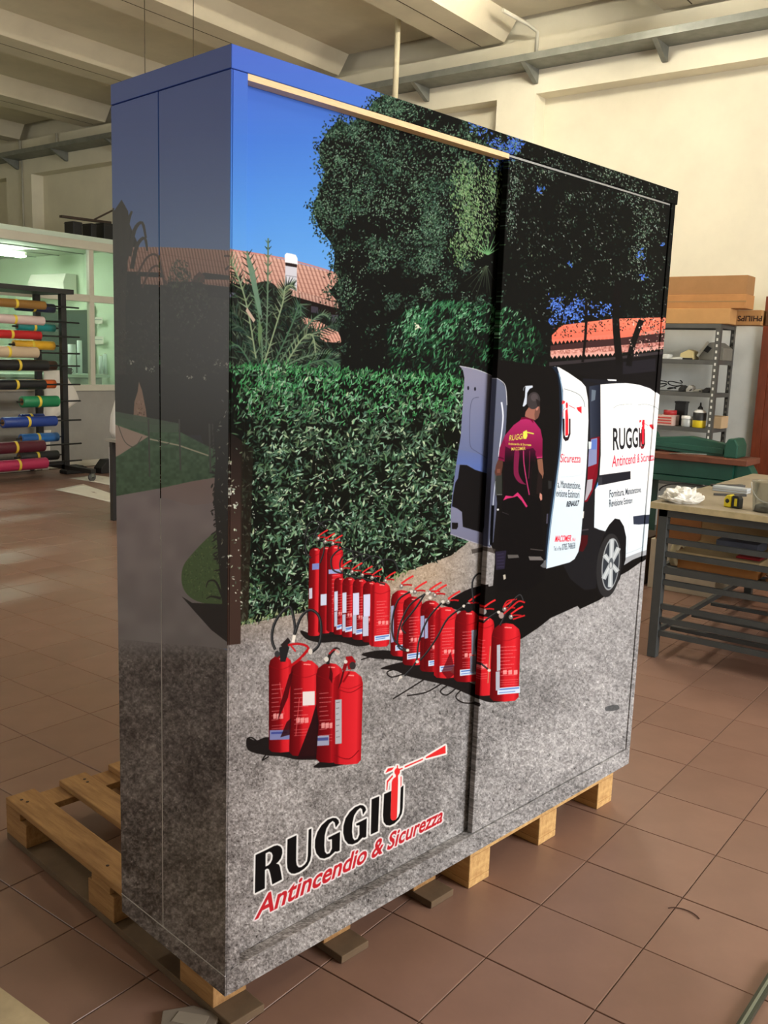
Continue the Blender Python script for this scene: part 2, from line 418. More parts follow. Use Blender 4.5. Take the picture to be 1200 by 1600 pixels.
# (the joints between the grains are dark, as in the print)
img[b0:b1, c0:c1] = np.where(A[b0:b1, c0:c1, None], np.clip(colA + (gr * amp)[..., None], .03, 1), img[b0:b1, c0:c1])
poly([(948, 1105), (966, 1102), (968, 1109), (950, 1112)], (70, 72, 74), .8, 1)

# ---- far house: tiled roofs, chimney, eaves
def tiles(pts, c0, c1, dx, slope, wid, period=7.0, dark=.45):
    grad(pts, c0, c1, 1)
    p = np.asarray(pts); xa, xb = p[:, 0].min() - 40, p[:, 0].max() + 40; ya, yb = p[:, 1].min(), p[:, 1].max()
    M = cover([tr(pts)]); ys, xs = slice(max(M[1] - 60, 0), M[1] + M[0].shape[0] + 90), slice(max(M[2] - 100, 0), M[2] + M[0].shape[1] + 100); old = img[ys, xs].copy()
    for x in np.arange(xa, xb, dx):
        stroke([(x, ya), (x + slope * (yb - ya), yb)], wid, (96, 52, 46), dark, 0)
        stroke([(x + dx * .5, ya), (x + dx * .5 + slope * (yb - ya), yb)], wid * .8, (232, 190, 172), .5, 0)
    for y in np.arange(ya, yb, period):
        stroke([(xa, y), (xb, y + (xb - xa) * .12)], .8, (120, 78, 70), .35, 0)
    m = np.zeros((PH, PW, 1), np.float32); m[M[1]:M[1] + M[0].shape[0], M[2]:M[2] + M[0].shape[1], 0] = M[0]
    img[ys, xs] = old * (1 - m[ys, xs]) + img[ys, xs] * m[ys, xs]
poly([(340, 430), (470, 440), (560, 470), (560, 585), (340, 585)], (26, 24, 22))
tiles([(352, 388), (400, 396), (450, 407), (520, 426), (572, 446), (572, 472), (520, 470), (470, 456), (415, 448), (352, 442)], (212, 168, 152), (186, 140, 124), 6, .35, 1.6)
stroke([(352, 389), (440, 403), (520, 425), (570, 444)], 2, (205, 130, 118))
tiles([(458, 452), (520, 471), (560, 476), (560, 490), (520, 480), (455, 462)], (196, 160, 146), (150, 112, 100), 5, .2, 1.6)
poly([(450, 462), (520, 480), (560, 488), (560, 500), (455, 480)], (30, 24, 22))
poly([(456, 480), (467, 482), (467, 494), (455, 493)], (112, 110, 138)); poly([(486, 478), (497, 480), (497, 490), (486, 488)], (60, 56, 66))
poly([(518, 492), (546, 492), (546, 512), (518, 508)], (72, 68, 80))
tiles([(452, 494), (470, 494), (500, 503), (528, 518), (536, 536), (500, 534), (470, 530), (452, 510)], (222, 168, 148), (206, 150, 132), 5, .5, 1.4)
poly([(490, 563), (526, 565), (527, 580), (490, 578)], (132, 130, 152)); stroke([(490, 575), (508, 577), (528, 579)], 4, (232, 232, 232))
poly([(340, 455), (372, 458), (372, 472), (340, 470)], (96, 92, 118))
poly([(446, 411), (464, 413), (464, 455), (445, 448)], (206, 206, 216)); poly([(445, 398), (448, 395), (462, 398), (465, 404), (465, 414), (445, 410)], (244, 246, 250), 1, 0)
poly([(446, 410), (464, 413), (464, 418), (446, 415)], (44, 34, 34)); stroke([(446, 430), (464, 433)], 1, (140, 140, 150), 1, 0)

# ---- palm in front of the house
Mp = region([(340, 440), (385, 432), (440, 470), (520, 540), (535, 590), (340, 600)], 1)
foliage(Mp, 1500, (6, 16), (1.2, 2.4), [(20, 24, 20), (30, 38, 32), (40, 52, 44)], None, (1.2, .7), 6)
def frond(pts, wid, col, n=26, leaf=15, spread=.9, col2=None):
    q = smooth(pts, False, 8); d = np.gradient(q, axis=0); m = len(q)
    for i in np.linspace(1, m - 2, n).astype(int):
        t = i / m; an = math.atan2(d[i, 1], d[i, 0]); L = leaf * math.sin(math.pi * (.12 + .8 * t)) + 3
        for s in (-1, 1):
            a2 = an + s * spread; e = q[i] + np.array([math.cos(a2), math.sin(a2)]) * L
            stroke([tuple(q[i]), tuple(e)], wid, pick([col, col2 or col], 1, 12)[0] * 255, .92, 0, .4)
    stroke(pts, wid * .9, np.minimum(np.array(col) * 1.1 + 6, 255))
poly([(338, 500), (356, 470), (380, 452), (420, 440), (450, 470), (480, 510), (520, 548), (530, 590), (338, 590)], (28, 30, 26), .92, 1)
foliage(region([(338, 500), (356, 470), (380, 452), (420, 440), (450, 470), (480, 510), (520, 548), (530, 590), (338, 590)], 1), 520, (8, 20), (1.4, 2.6), [(44, 58, 46), (62, 80, 64), (84, 100, 80), (34, 42, 34)], None, (1.1, .8), 8)
fr = [[(408, 560), (400, 480), (386, 392)], [(415, 560), (418, 470), (419, 372)], [(398, 560), (375, 500), (356, 488), (348, 502)], [(412, 570), (440, 480), (446, 450), (458, 446)],
      [(425, 575), (455, 510), (468, 476), (470, 494)], [(430, 575), (470, 520), (500, 492), (516, 498)], [(435, 578), (480, 528), (520, 508), (534, 512)], [(440, 580), (470, 532), (488, 524), (494, 560)],
      [(395, 575), (372, 540), (352, 548), (344, 572)], [(430, 580), (470, 560), (505, 552), (530, 556)], [(405, 570), (385, 520), (362, 508), (350, 530)], [(400, 560), (384, 470), (362, 410), (350, 396)],
      [(440, 585), (490, 566), (515, 562), (532, 572)], [(410, 565), (408, 520), (400, 470), (392, 462)]]
for i, f_ in enumerate(fr):
    frond(f_, 2.6, [(60, 88, 66), (82, 104, 82), (48, 66, 52), (112, 128, 98)][i % 4], 34, [17, 8, 18, 16][i % 4] if i != 1 else 7, .8, (34, 46, 38))
poly([(386, 392), (397, 420), (408, 480), (410, 500), (402, 482), (392, 440), (385, 405)], (104, 134, 112), .95)
poly([(404, 500), (410, 512), (406, 545), (403, 530)], (96, 122, 84)); poly([(386, 480), (399, 500), (396, 504), (384, 486)], (190, 168, 150))

# ---- the big dark trees
TREE = [(602, 146), (584, 158), (577, 172), (560, 184), (546, 196), (530, 186), (512, 206), (499, 226), (500, 252), (508, 270), (503, 290), (490, 318), (492, 338), (500, 358), (516, 378), (524, 396), (521, 420),
        (530, 436), (514, 456), (530, 474), (528, 500), (534, 540), (530, 600), (800, 620), (1080, 640), (1080, 280), (1000, 240), (900, 215), (800, 200), (700, 150), (640, 132)]
MT = region(TREE)
xe = np.array([p[0] for p in TREE[:23]]); ye = np.array([p[1] for p in TREE[:23]])
poly(TREE, (20, 20, 18))
for x, y in zip(xe, ye):                                       # ragged edge of the crown
    n = 55; leaves(x + rng.normal(2, 7, n), y + rng.normal(3, 8, n), rng.uniform(3, 6, n), rng.uniform(1.2, 2.4, n), rng.uniform(0, 3.14, n), pick([(30, 40, 32), (60, 84, 68), (22, 28, 24)], n, 8))
MT2 = MT & (np.arange(PH)[:, None] < (596 - PY0) * PS)
yc = np.arange(PH)[:, None] / PS + PY0; xc = np.arange(PW)[None, :] / PS + PX0
low = np.clip((560 - yc) / 130, .02, 1)
cl = clump(60, .44, .68); left = np.clip((800 - xc) / 60, 0, 1)
foliage(MT2, 5200, (3, 6), (1.4, 2.6), [(34, 46, 38), (28, 36, 30)], np.clip(cl * left * low + .05, 0, 1), jit=6)
foliage(MT2, 6500, (2.6, 5.2), (1.2, 2.2), [(56, 84, 66), (70, 100, 80), (46, 70, 54)], cl ** 1.5 * left * low, (-.9, .8), 9)
foliage(MT2, 1700, (2.4, 4.4), (1, 1.8), [(104, 136, 112), (126, 152, 132), (86, 118, 92)], clump(46, .5, .75) * left * low, (-.9, .8), 10)
right = np.clip((xc - 780) / 40, 0, 1) * np.clip((520 - yc) / 90, .08, 1)
foliage(MT2, 3000, (2, 4.6), (.9, 1.8), [(40, 50, 42), (34, 40, 34), (58, 72, 60), (84, 98, 86), (120, 132, 124)], np.clip(right * clump(40, .35, .8), 0, 1), (1.2, .6), 12)
def blob(cx, cy, rx, ry, n, cols, L=(2.6, 5.2), w=(1.1, 2.1), ang=None, core=.5, jit=10):
    r = np.sqrt(rng.random(n)) * 1.0; t = rng.uniform(0, 2 * np.pi, n); r = r ** (1.0 + core)
    leaves(cx + rx * r * np.cos(t), cy + ry * r * np.sin(t), rng.uniform(*L, n), rng.uniform(*w, n), rng.uniform(0, np.pi, n) if ang is None else rng.normal(ang[0], ang[1], n), pick(cols, n, jit))
G1 = [(64, 92, 72), (84, 114, 92), (48, 70, 54), (108, 138, 114)]
for b in [(530, 250, 34, 50, 420), (560, 205, 24, 24, 160), (516, 330, 28, 34, 260), (625, 170, 50, 26, 330), (610, 225, 34, 36, 260), (650, 290, 40, 50, 420), (600, 320, 36, 36, 220), (680, 350, 24, 30, 260), (600, 400, 28, 22, 150),
          (672, 410, 22, 20, 130), (720, 250, 44, 40, 300), (560, 300, 26, 40, 190), (690, 215, 46, 24, 250), (640, 370, 36, 26, 170), (545, 460, 18, 24, 90), (668, 455, 14, 16, 70), (640, 155, 40, 14, 150)]:
    blob(*b, G1, ang=(-.8, .8))
G2 = [(94, 128, 84), (118, 150, 104), (76, 106, 68), (140, 166, 124)]
for b in [(728, 300, 26, 52, 620), (742, 360, 26, 46, 460), (720, 390, 20, 30, 200), (768, 300, 20, 60, 330)]: blob(*b, G2, (3, 6), (1, 1.8), (1.35, .45))
for b in [(808, 280, 14, 34, 170), (800, 340, 10, 40, 110), (1010, 345, 22, 50, 240), (1000, 400, 16, 40, 130), (985, 300, 22, 26, 130), (960, 270, 30, 20, 120), (893, 308, 8, 8, 26), (1015, 470, 16, 40, 60), (850, 265, 40, 20, 120)]:
    blob(*b, [(70, 92, 76), (100, 124, 106), (52, 64, 54), (130, 146, 132)], (2, 4.4), (.9, 1.6), (1.2, .6))
for k in range(7):                                             # a spiky plant in the gap
    a_ = -2.6 + k * .35; stroke([(762, 398), (762 + 34 * math.cos(a_), 398 + 34 * math.sin(a_))], 2.2, (112, 168, 112), .85, 0, .5)
for k in range(9):
    stroke([(760, 415), (745 + k * 6 - 20, 440 + (k % 4) * 9)], 1.5, (70, 84, 64), .6, 0, .5)
for (x, y, n, s) in [(775, 232, 90, 9), (783, 250, 60, 8), (800, 236, 70, 8), (806, 222, 60, 6), (742, 196, 22, 5), (752, 205, 16, 4), (845, 296, 12, 4), (893, 414, 8, 2.5), (1003, 398, 8, 3), (1005, 434, 8, 4), (1037, 380, 5, 2)]:
    xx, yy = rng.normal(x, s, n), rng.normal(y, s, n); leaves(xx, yy, rng.uniform(3, 7, n), rng.uniform(1.2, 3, n), rng.uniform(0, 3.1, n), pick([(74, 112, 206), (66, 100, 188)], n, 8))
    leaves(rng.normal(x, s * 1.2, n // 2), rng.normal(y, s * 1.2, n // 2), rng.uniform(3, 6, n // 2), rng.uniform(1, 2, n // 2), rng.normal(1.2, .6, n // 2), pick(G1, n // 2, 8))
for (x, y, n, s) in [(872, 478, 60, 7), (884, 492, 50, 8), (906, 480, 60, 8), (900, 494, 46, 9), (940, 486, 30, 8), (955, 482, 20, 5), (866, 500, 20, 5)]:
    leaves(rng.normal(x, s, n), rng.normal(y, s, n), rng.uniform(3, 6, n), rng.uniform(1.2, 2.8, n), rng.uniform(0, 3.1, n), pick([(70, 108, 200), (90, 132, 222), (60, 90, 170)], n, 8))

# ---- red-tiled roof behind the van, hung with leaves
def teeth(xa, ya, xb, yb, n, h_, col):
    for k in range(n):
        t0, t1 = k / n, (k + 1) / n
        x0, y0, x1, y1 = xa + (xb - xa) * t0, ya + (yb - ya) * t0, xa + (xb - xa) * t1, ya + (yb - ya) * t1
        poly([(x0, y0 - 2), (x1, y1 - 2), (x1, y1), ((x0 + x1) / 2, (y0 + y1) / 2 + h_), (x0, y0)], col)
grad([(864, 524), (880, 508), (960, 498), (1040, 496), (1040, 520), (960, 530), (864, 533)], (238, 124, 98), (224, 104, 84), 1)
for k in range(48): ell(868 + (k % 24) * 7.2 + (k // 24) * 3, 513 + (k // 24) * 9 - (k % 24) * .5, 1.6, 1.1, (176, 76, 62), .6)
teeth(864, 533, 962, 524, 16, 6, (226, 116, 96)); teeth(990, 524, 1040, 516, 8, 5, (196, 128, 112))
poly([(862, 540), (962, 529), (1040, 520), (1040, 538), (962, 543), (862, 548)], (62, 40, 40))
grad([(862, 548), (962, 540), (1040, 534), (1040, 545), (962, 552), (862, 556)], (196, 136, 124), (170, 112, 104), 0, noise=90, cell=4)
teeth(862, 556, 962, 551, 15, 5, (214, 158, 146)); teeth(990, 549, 1040, 541, 8, 5, (206, 154, 142))
poly([(860, 566), (960, 558), (1040, 548), (1040, 556), (960, 568), (860, 574)], (52, 46, 48))
grad([(775, 566), (860, 572), (960, 562), (1046, 552), (1046, 640), (775, 900)], (24, 22, 22), (20, 18, 18), 1)
poly([(975, 585), (1026, 580), (1026, 560), (975, 566)], (40, 38, 44), .6)
stroke([(968, 440), (964, 500), (970, 570)], 11, (22, 19, 18)); stroke([(1004, 500), (990, 540), (984, 572)], 9, (22, 19, 18)); stroke([(918, 470), (917, 520), (912, 566)], 4, (24, 20, 19))
foliage(region([(860, 500), (900, 505), (960, 495), (1045, 485), (1045, 525), (960, 515), (870, 530)]), 210, (2, 4), (1, 2), [(26, 26, 24), (40, 48, 40)], clump(14, .4, .8))
foliage(region([(985, 500), (1045, 490), (1045, 545), (985, 560)]), 130, (2, 4), (1, 2), [(26, 26, 24), (214, 180, 168), (60, 66, 58)], None)

# ---- oleander behind the hedge
MO = region([(606, 522), (620, 496), (650, 478), (690, 470), (740, 474), (790, 480), (830, 500), (852, 540), (850, 578), (800, 592), (700, 596), (620, 590)], 1)
foliage(MO, 900, (6, 14), (1.6, 2.8), [(26, 46, 32), (20, 34, 24)], None, (-1.0, .45), 5)
foliage(MO, 800, (5, 12), (1.4, 2.4), [(52, 100, 66), (66, 124, 84), (40, 80, 52)], clump(40, .3, .7) * np.clip((585 - yc) / 80, 0, 1) * np.clip((860 - xc) / 90, .25, 1), (-1.0, .4), 9)
foliage(MO, 330, (4, 9), (1.1, 1.8), [(128, 178, 142), (104, 156, 118)], clump(40, .4, .8) * np.clip((560 - yc) / 60, 0, 1) * np.clip((840 - xc) / 60, .1, 1), (-1.0, .4), 9)
blob(652, 512, 5, 9, 14, [(226, 220, 200)], (2, 4), (1.5, 2.5))

# ---- the hedge
HED = [(340, 578), (380, 574), (430, 570), (470, 574), (520, 578), (560, 580), (640, 586), (700, 590), (740, 596), (738, 700), (728, 850), (705, 868), (660, 884), (625, 896), (560, 930), (480, 955), (372, 978), (340, 985)]
MH = region(HED)
poly(HED, (17, 18, 14))
x_ = rng.uniform(345, 738, 420); yt = np.interp(x_, [p[0] for p in HED[:9]], [p[1] for p in HED[:9]])
leaves(x_, yt + rng.normal(1, 4, 420), rng.uniform(5, 11, 420), rng.uniform(1.6, 2.6, 420), rng.normal(-1.3, .45, 420), pick([(54, 118, 68), (40, 84, 50), (86, 150, 98)], 420, 10))
ch = clump(44, .34, .70); top_ = np.clip((668 - yc) / 70, 0, 1); lft = np.clip((xc - 352) / 70, .12, 1)
foliage(MH, 3600, (5, 11), (1.8, 3.2), [(30, 44, 32), (38, 54, 40), (26, 36, 26)], (.25 + .75 * ch) * np.clip(lft + .2, 0, 1), None, 6)
foliage(MH, 2700, (5, 14), (1.7, 3.4), [(62, 90, 70), (76, 108, 84), (52, 76, 56), (88, 112, 84)], ch * lft, (-.9, .85), 10)
foliage(MH, 820, (4.5, 13), (1.6, 3.3), [(128, 164, 138), (150, 184, 158), (112, 146, 112), (164, 184, 150)], clump(30, .35, .75) * lft, (-.8, .9), 12)
foliage(MH, 1900, (4, 11), (1.4, 2.4), [(52, 116, 66), (72, 144, 88), (42, 92, 54), (112, 172, 124)], top_ * np.clip(lft + .3, 0, 1), (-1.15, .5), 11)
foliage(MH, 620, (1.8, 4), (1, 1.9), [(176, 188, 172), (204, 208, 194), (150, 164, 140)], np.clip((yc - 620) / 160, 0, 1) * clump(26, .3, .7), None, 12)
for k in range(38):
    x, y = rng.uniform(380, 700), rng.uniform(620, 880)
    stroke([(x, y), (x + rng.uniform(-14, 14), y - rng.uniform(10, 30))], 1.0, (74, 72, 58), .6, 0)
xg = rng.uniform(374, 640, 260); leaves(xg, np.interp(xg, [372, 480, 560, 640], [976, 952, 928, 892]) + rng.normal(-2, 3, 260), rng.uniform(4, 9, 260), rng.uniform(1, 2, 260), rng.normal(-1.2, .6, 260), pick([(96, 122, 74), (44, 58, 36), (150, 160, 120)], 260, 12))
# the plain brown stile print at the lower left of the hedge
grad([(336, 660), (379, 690), (376, 1006), (336, 1010)], (30, 25, 22), (62, 46, 40), 1, 680, 820)
grad([(376, 690), (396, 700), (388, 968), (376, 972)], (30, 26, 20), (48, 38, 30), 1, a=.75)
x_ = rng.uniform(350, 378, 50); y_ = rng.uniform(700, 960, 50); leaves(x_, y_, rng.uniform(2, 6, 50), rng.uniform(1.2, 2.6, 50), rng.uniform(0, 3.1, 50), pick([(196, 196, 180), (150, 160, 140), (90, 104, 84)], 50, 14))
for q in [(352, 690, 9), (356, 720, 7), (354, 755, 10), (362, 768, 8), (353, 775, 8), (368, 790, 5), (355, 868, 4)]:
    blob(q[0], q[1], 6, q[2], 10, [(206, 210, 196), (170, 180, 160)], (3, 6), (1.5, 3))

# ---- shadow of the van on the ground
poly([(770, 560), (870, 575), (925, 590), (930, 840), (1030, 800), (1030, 862), (1012, 872), (984, 892), (966, 902), (955, 926), (938, 938), (908, 952), (904, 947), (880, 958), (862, 966), (842, 982), (816, 999), (770, 985), (735, 948), (728, 938), (752, 920), (772, 916), (774, 890), (776, 868), (768, 850)], (22, 19, 18))
poly([(640, 950), (690, 930), (735, 925), (790, 910), (800, 1000), (735, 975)], (24, 20, 19), .0)
stroke([(705, 938), (735, 922), (765, 916)], 5, (26, 22, 21)); stroke([(737, 862), (760, 858), (775, 862)], 7, (60, 54, 50), .8)
poly([(690, 945), (730, 925), (775, 915), (775, 965), (735, 960)], (24, 21, 20))

# ---- the van
cV = K(840, 550, 4.0)
poly(cV((290, 165), (400, 172), (560, 192), (700, 214), (765, 262), (760, 300), (300, 300)), (30, 30, 35))
poly(cV((290, 175), (400, 200), (402, 760), (370, 850), (360, 1100), (430, 1122), (400, 1210), (380, 1370), (372, 1480), (300, 1490), (210, 1420), (150, 1300), (250, 700)), (30, 29, 31))
grad(cV((330, 215), (398, 204), (398, 535), (336, 545)), (52, 58, 74), (30, 34, 46), 0)
poly(cV((345, 235), (372, 240), (366, 300), (342, 310)), (120, 136, 150), .7)
poly(cV((340, 540), (395, 528), (392, 640), (380, 780), (350, 875), (318, 935), (300, 940), (318, 800), (325, 640)), (116, 18, 30))
poly(cV((342, 545), (380, 538), (376, 700), (322, 720), (328, 610)), (128, 142, 182), .95); poly(cV((345, 550), (378, 545), (374, 610), (338, 610)), (82, 112, 190), .8)
poly(cV((318, 800), (352, 795), (345, 860), (312, 925), (302, 930)), (168, 172, 182), .95); poly(cV((322, 720), (376, 700), (352, 795), (318, 800)), (124, 22, 34))
body = cV((400, 203), (500, 196), (560, 194), (640, 205), (710, 228), (764, 268), (800, 300), (800, 400), (800, 620), (780, 860), (750, 1060), (740, 1222), (672, 1242), (620, 1262), (556, 1288), (560, 1160), (545, 1090), (520, 1048), (490, 1042), (455, 1080), (430, 1122), (392, 1112), (360, 1096), (366, 860), (390, 830), (402, 640))
grad(body, (250, 252, 252), (216, 230, 240), 1, 740, 840)
grad(cV((366, 860), (480, 830), (470, 1000), (430, 1060), (392, 1112), (360, 1096)), (222, 238, 246), (206, 226, 238), 1, a=.6)
poly(cV((556, 1288), (620, 1262), (672, 1240), (740, 1220), (740, 1250), (668, 1272), (600, 1300), (545, 1335), (548, 1300)), (158, 162, 168))
poly(cV((384, 772), (588, 745), (588, 796), (410, 832), (384, 836)), (36, 36, 42)); poly(cV((384, 785), (410, 782), (410, 830), (384, 834)), (52, 52, 58))
poly(cV((604, 1028), (750, 1010), (750, 1068), (640, 1080), (606, 1078)), (48, 54, 70))
for p in [cV((598, 330), (598, 640), (588, 900), (566, 1260))]: stroke(p, .7, (190, 200, 206), .9, 0)
stroke(cV((560, 1262), (620, 1240), (660, 1222)), .8, (180, 192, 200))
stroke(cV((480, 352), (500, 338), (530, 330), (598, 327)), .9, (150, 160, 160)); stroke(cV((636, 330), (690, 328), (730, 340), (756, 360)), .9, (140, 150, 152))
poly(cV((440, 170), (500, 173), (500, 182), (450, 180)), (236, 238, 240))
# wheel
poly(cV((400, 1250), (430, 1122), (455, 1080), (490, 1042), (520, 1048), (545, 1090), (560, 1160), (556, 1300), (520, 1420), (470, 1510), (430, 1536), (390, 1510), (372, 1440)), (24, 23, 24))
ell(840 + 452 / 4, 550 + 1335 / 4, 19, 50, (44, 43, 44), 1, .10); ell(840 + 463 / 4, 550 + 1328 / 4, 13.6, 41, (148, 154, 158), 1, .10); ell(840 + 464 / 4, 550 + 1328 / 4, 12.2, 38.5, (50, 54, 60), 1, .10)
wc = (840 + 466 / 4, 550 + 1322 / 4)
for k in range(6):
    a_ = k * math.pi / 3 + .35; e = (wc[0] + 12.4 * math.cos(a_) - 3.6 * math.sin(a_), wc[1] + 38 * math.sin(a_))
    stroke([wc, e], 6.0, (172, 180, 184), 1, 0, 7.5); stroke([wc, e], 2.0, (206, 212, 214), .7, 0)
ell(wc[0], wc[1], 3.4, 8.5, (84, 90, 96), 1, .1); ell(wc[0] - .5, wc[1] + 3, 2, 5, (206, 212, 214), .8)
poly(cV((250, 1150), (322, 1145), (318, 1200), (290, 1250), (262, 1245)), (66, 18, 22)); stroke(cV((265, 1118), (325, 1110)), 2, (70, 66, 72))
poly(cV((278, 1000), (298, 996), (294, 1040), (276, 1042)), (220, 222, 216)); poly(cV((325, 560), (345, 562), (342, 605), (326, 608)), (210, 220, 222))
# right open door
dr = cV((112, 90), (142, 96), (200, 130), (280, 185), (308, 218), (322, 300), (325, 430), (314, 700), (296, 940), (276, 1180), (262, 1250), (238, 1295), (208, 1316), (130, 1338), (60, 1356), (72, 1150), (102, 940), (142, 690), (162, 480), (166, 300), (152, 160))
grad(dr, (250, 252, 252), (212, 230, 243), 1, 620, 790)
poly(cV((98, 94), (128, 92), (148, 150), (166, 240), (168, 420), (156, 600), (128, 820), (98, 1030), (76, 1220), (62, 1354), (48, 1340), (64, 1140), (94, 920), (130, 680), (146, 430), (142, 220), (130, 140)), (26, 34, 48))
stroke(cV((140, 130), (160, 240), (162, 430), (148, 620), (120, 840), (90, 1060), (70, 1240), (62, 1345)), 1.6, (128, 160, 190))
stroke(cV((170, 230), (220, 245), (270, 270), (296, 310), (303, 345)), 1.0, (110, 120, 124)); stroke(cV((150, 782), (230, 778), (280, 765), (290, 740)), 1.2, (200, 214, 224))
poly(cV((20, 1318), (60, 1300), (62, 1352), (40, 1350)), (120, 122, 124), .8)
# little extinguisher emblem on the door and on the van side
def emblem(q, sx, sy, blk=(40, 26, 30)):
    f_ = lambda *p: [(q[0] + x * sx, q[1] + y * sy) for x, y in p]
    poly(f_((-3, 4), (0, 4), (0, 20), (1, 22), (4, 22), (6, 18), (6, 4), (8, 4), (8, 19), (5, 25), (1, 26), (-2, 23)), blk, 1, 0)
    poly(f_((1, -4), (4, -6), (5, 4), (5, 20), (1, 21)), (222, 40, 50)); ell(q[0] + 3 * sx, q[1] - 9 * sy, 1.6 * sx, 3 * sy, (222, 40, 50))
    poly(f_((-3, -14), (1, -13), (0, -11), (-4, -10)), (222, 60, 66)); stroke(f_((-3, 2), (-2, -4), (1, -7)), .5 * sx, (222, 60, 66), 1, 0)
    stroke(f_((6, -9), (14, -6)), .8 * sx, (214, 40, 50), 1, 0); poly(f_((16, -7), (23, -8), (23, -1), (18, -4)), (222, 40, 50))
emblem((884, 648), 1.15, 1.6); emblem((1003.5, 672), .78, 1.15, (120, 30, 40))

# left open door (its inside face)
cD = K(690, 550, 4.21)
ld = cD((118, 92), (230, 115), (330, 155), (400, 190), (430, 235), (438, 350), (430, 520), (410, 620), (385, 700), (362, 850), (372, 1000), (348, 1250), (325, 1288), (200, 1250), (58, 1200), (62, 1020), (75, 900), (95, 740), (125, 560), (140, 330), (150, 170), (140, 120))
grad(ld, (132, 132, 154), (98, 108, 146), 1, 590, 710)
grad(cD((62, 1020), (340, 1060), (348, 1250), (325, 1288), (200, 1250), (58, 1200)), (122, 124, 148), (112, 112, 134), 1, a=.9)
grad(cD((110, 640), (320, 690), (310, 800), (230, 780), (170, 742), (98, 738)), (96, 108, 152), (82, 108, 178), 1, a=.85)
grad(cD((366, 172), (400, 190), (430, 235), (438, 350), (430, 520), (410, 620), (385, 700), (362, 850), (372, 1000), (348, 1250), (325, 1288), (305, 1280), (325, 900), (340, 600), (356, 350)), (98, 104, 124), (74, 78, 98), 1)
stroke(cD((402, 330), (412, 420), (404, 520), (392, 610), (382, 690)), 2.6, (226, 232, 244), .95, 1, 1.4); stroke(cD((362, 850), (350, 960), (340, 1100), (322, 1270)), 1.4, (186, 196, 214))
stroke(cD((118, 92), (230, 115), (330, 155), (400, 190), (430, 235), (438, 350)), 1.1, (196, 198, 206)); stroke(cD((58, 1198), (200, 1248), (325, 1287)), 1.2, (160, 160, 172))
poly(cD((120, 742), (165, 744), (222, 776), (290, 796), (326, 812), (322, 900), (292, 1100), (266, 1188), (140, 1150), (134, 1052), (104, 1030), (68, 1015), (76, 940), (90, 860), (108, 830)), (24, 21, 21), 1, 0)
poly(cD((68, 1122), (108, 1124), (108, 1150), (98, 1166), (68, 1164)), (26, 23, 23)); ell(690 + 175 / 4.21, 550 + 237 / 4.21, 1.5, 3.2, (30, 30, 40)); ell(690 + 220 / 4.21, 550 + 243 / 4.21, 1.5, 3, (30, 30, 40))
stroke(cD((245, 298), (205, 310), (188, 380), (184, 520), (190, 620), (230, 655), (270, 680), (300, 700)), .7, (70, 74, 96)); stroke(cD((345, 1010), (338, 1150), (333, 1270)), 4.6, (8, 8, 10))
poly(cD((355, 780), (405, 800), (405, 945), (362, 945)), (62, 66, 60), .7); stroke(cD((372, 1040), (384, 1036)), 3, (214, 218, 220), 1, 0)
poly(cD((118, 92), (150, 170), (146, 200), (126, 120)), (20, 19, 18))

# ---- the man seen from behind
c7 = K(770, 590, 7.27)
poly(c7((130, 1330), (430, 1330), (560, 1400), (600, 2300), (420, 2420), (60, 2420), (90, 1700)), (19, 17, 17))
poly(c7((385, 95), (465, 90), (468, 112), (432, 128), (405, 175), (398, 300), (368, 330), (352, 328), (378, 220)), (196, 206, 222)); stroke(c7((385, 98), (366, 118), (362, 150)), .6, (190, 196, 206))
poly(c7((385, 390), (420, 340), (505, 330), (545, 320), (548, 395), (535, 440), (495, 486), (470, 476), (400, 456), (378, 440)), (148, 98, 84)); poly(c7((497, 350), (548, 312), (550, 395), (528, 460), (492, 486), (486, 420)), (110, 74, 64)); ell(770 + 518 / 7.27, 590 + 340 / 7.27, 2.2, 5, (176, 118, 104), 1, .2)
ell(770 + 476 / 7.27, 590 + 262 / 7.27, 10.2, 13.6, (58, 53, 54), 1, .15); ell(770 + 485 / 7.27, 590 + 225 / 7.27, 5.5, 6, (88, 80, 82), .6); poly(c7((500, 240), (548, 270), (545, 330), (520, 330)), (40, 34, 34))
sh = c7((345, 455), (400, 462), (470, 478), (555, 588), (578, 700), (576, 905), (515, 925), (500, 880), (490, 980), (452, 1040), (432, 1340), (405, 1472), (340, 1390), (296, 1305), (240, 1348), (180, 1335), (130, 1398), (140, 1200), (152, 960), (76, 935), (92, 800), (150, 660), (250, 540), (320, 490))
grad(sh, (168, 42, 96), (120, 22, 62), 1, 655, 705)
poly(c7((338, 452), (400, 452), (472, 478), (476, 520), (440, 482), (390, 470), (330, 480)), (104, 14, 44))
grad(c7((152, 780), (250, 830), (360, 822), (470, 800), (500, 840), (490, 980), (452, 1040), (432, 1340), (405, 1472), (296, 1305), (240, 1348), (180, 1335), (130, 1398), (140, 1200)), (70, 16, 42), (22, 17, 18), 1, 700, 722)
poly(c7((76, 935), (92, 800), (140, 690), (160, 760), (140, 940)), (116, 24, 58), .8); stroke(c7((80, 905), (140, 925)), 2, (74, 14, 40), 1, 0); stroke(c7((512, 895), (576, 890)), 2.4, (126, 24, 72), 1, 0); stroke(c7((512, 912), (576, 907)), 1.6, (200, 60, 116), 1, 0)
poly(c7((262, 838), (312, 846), (304, 1040), (318, 1120), (360, 1190), (392, 1216), (320, 1200), (268, 1140), (250, 1060)), (126, 30, 70), .9, 1); stroke(c7((362, 830), (366, 960), (388, 1120), (428, 1335)), 1.9, (164, 48, 96)); stroke(c7((432, 830), (430, 980), (420, 1150)), 1.1, (120, 34, 70), .8)
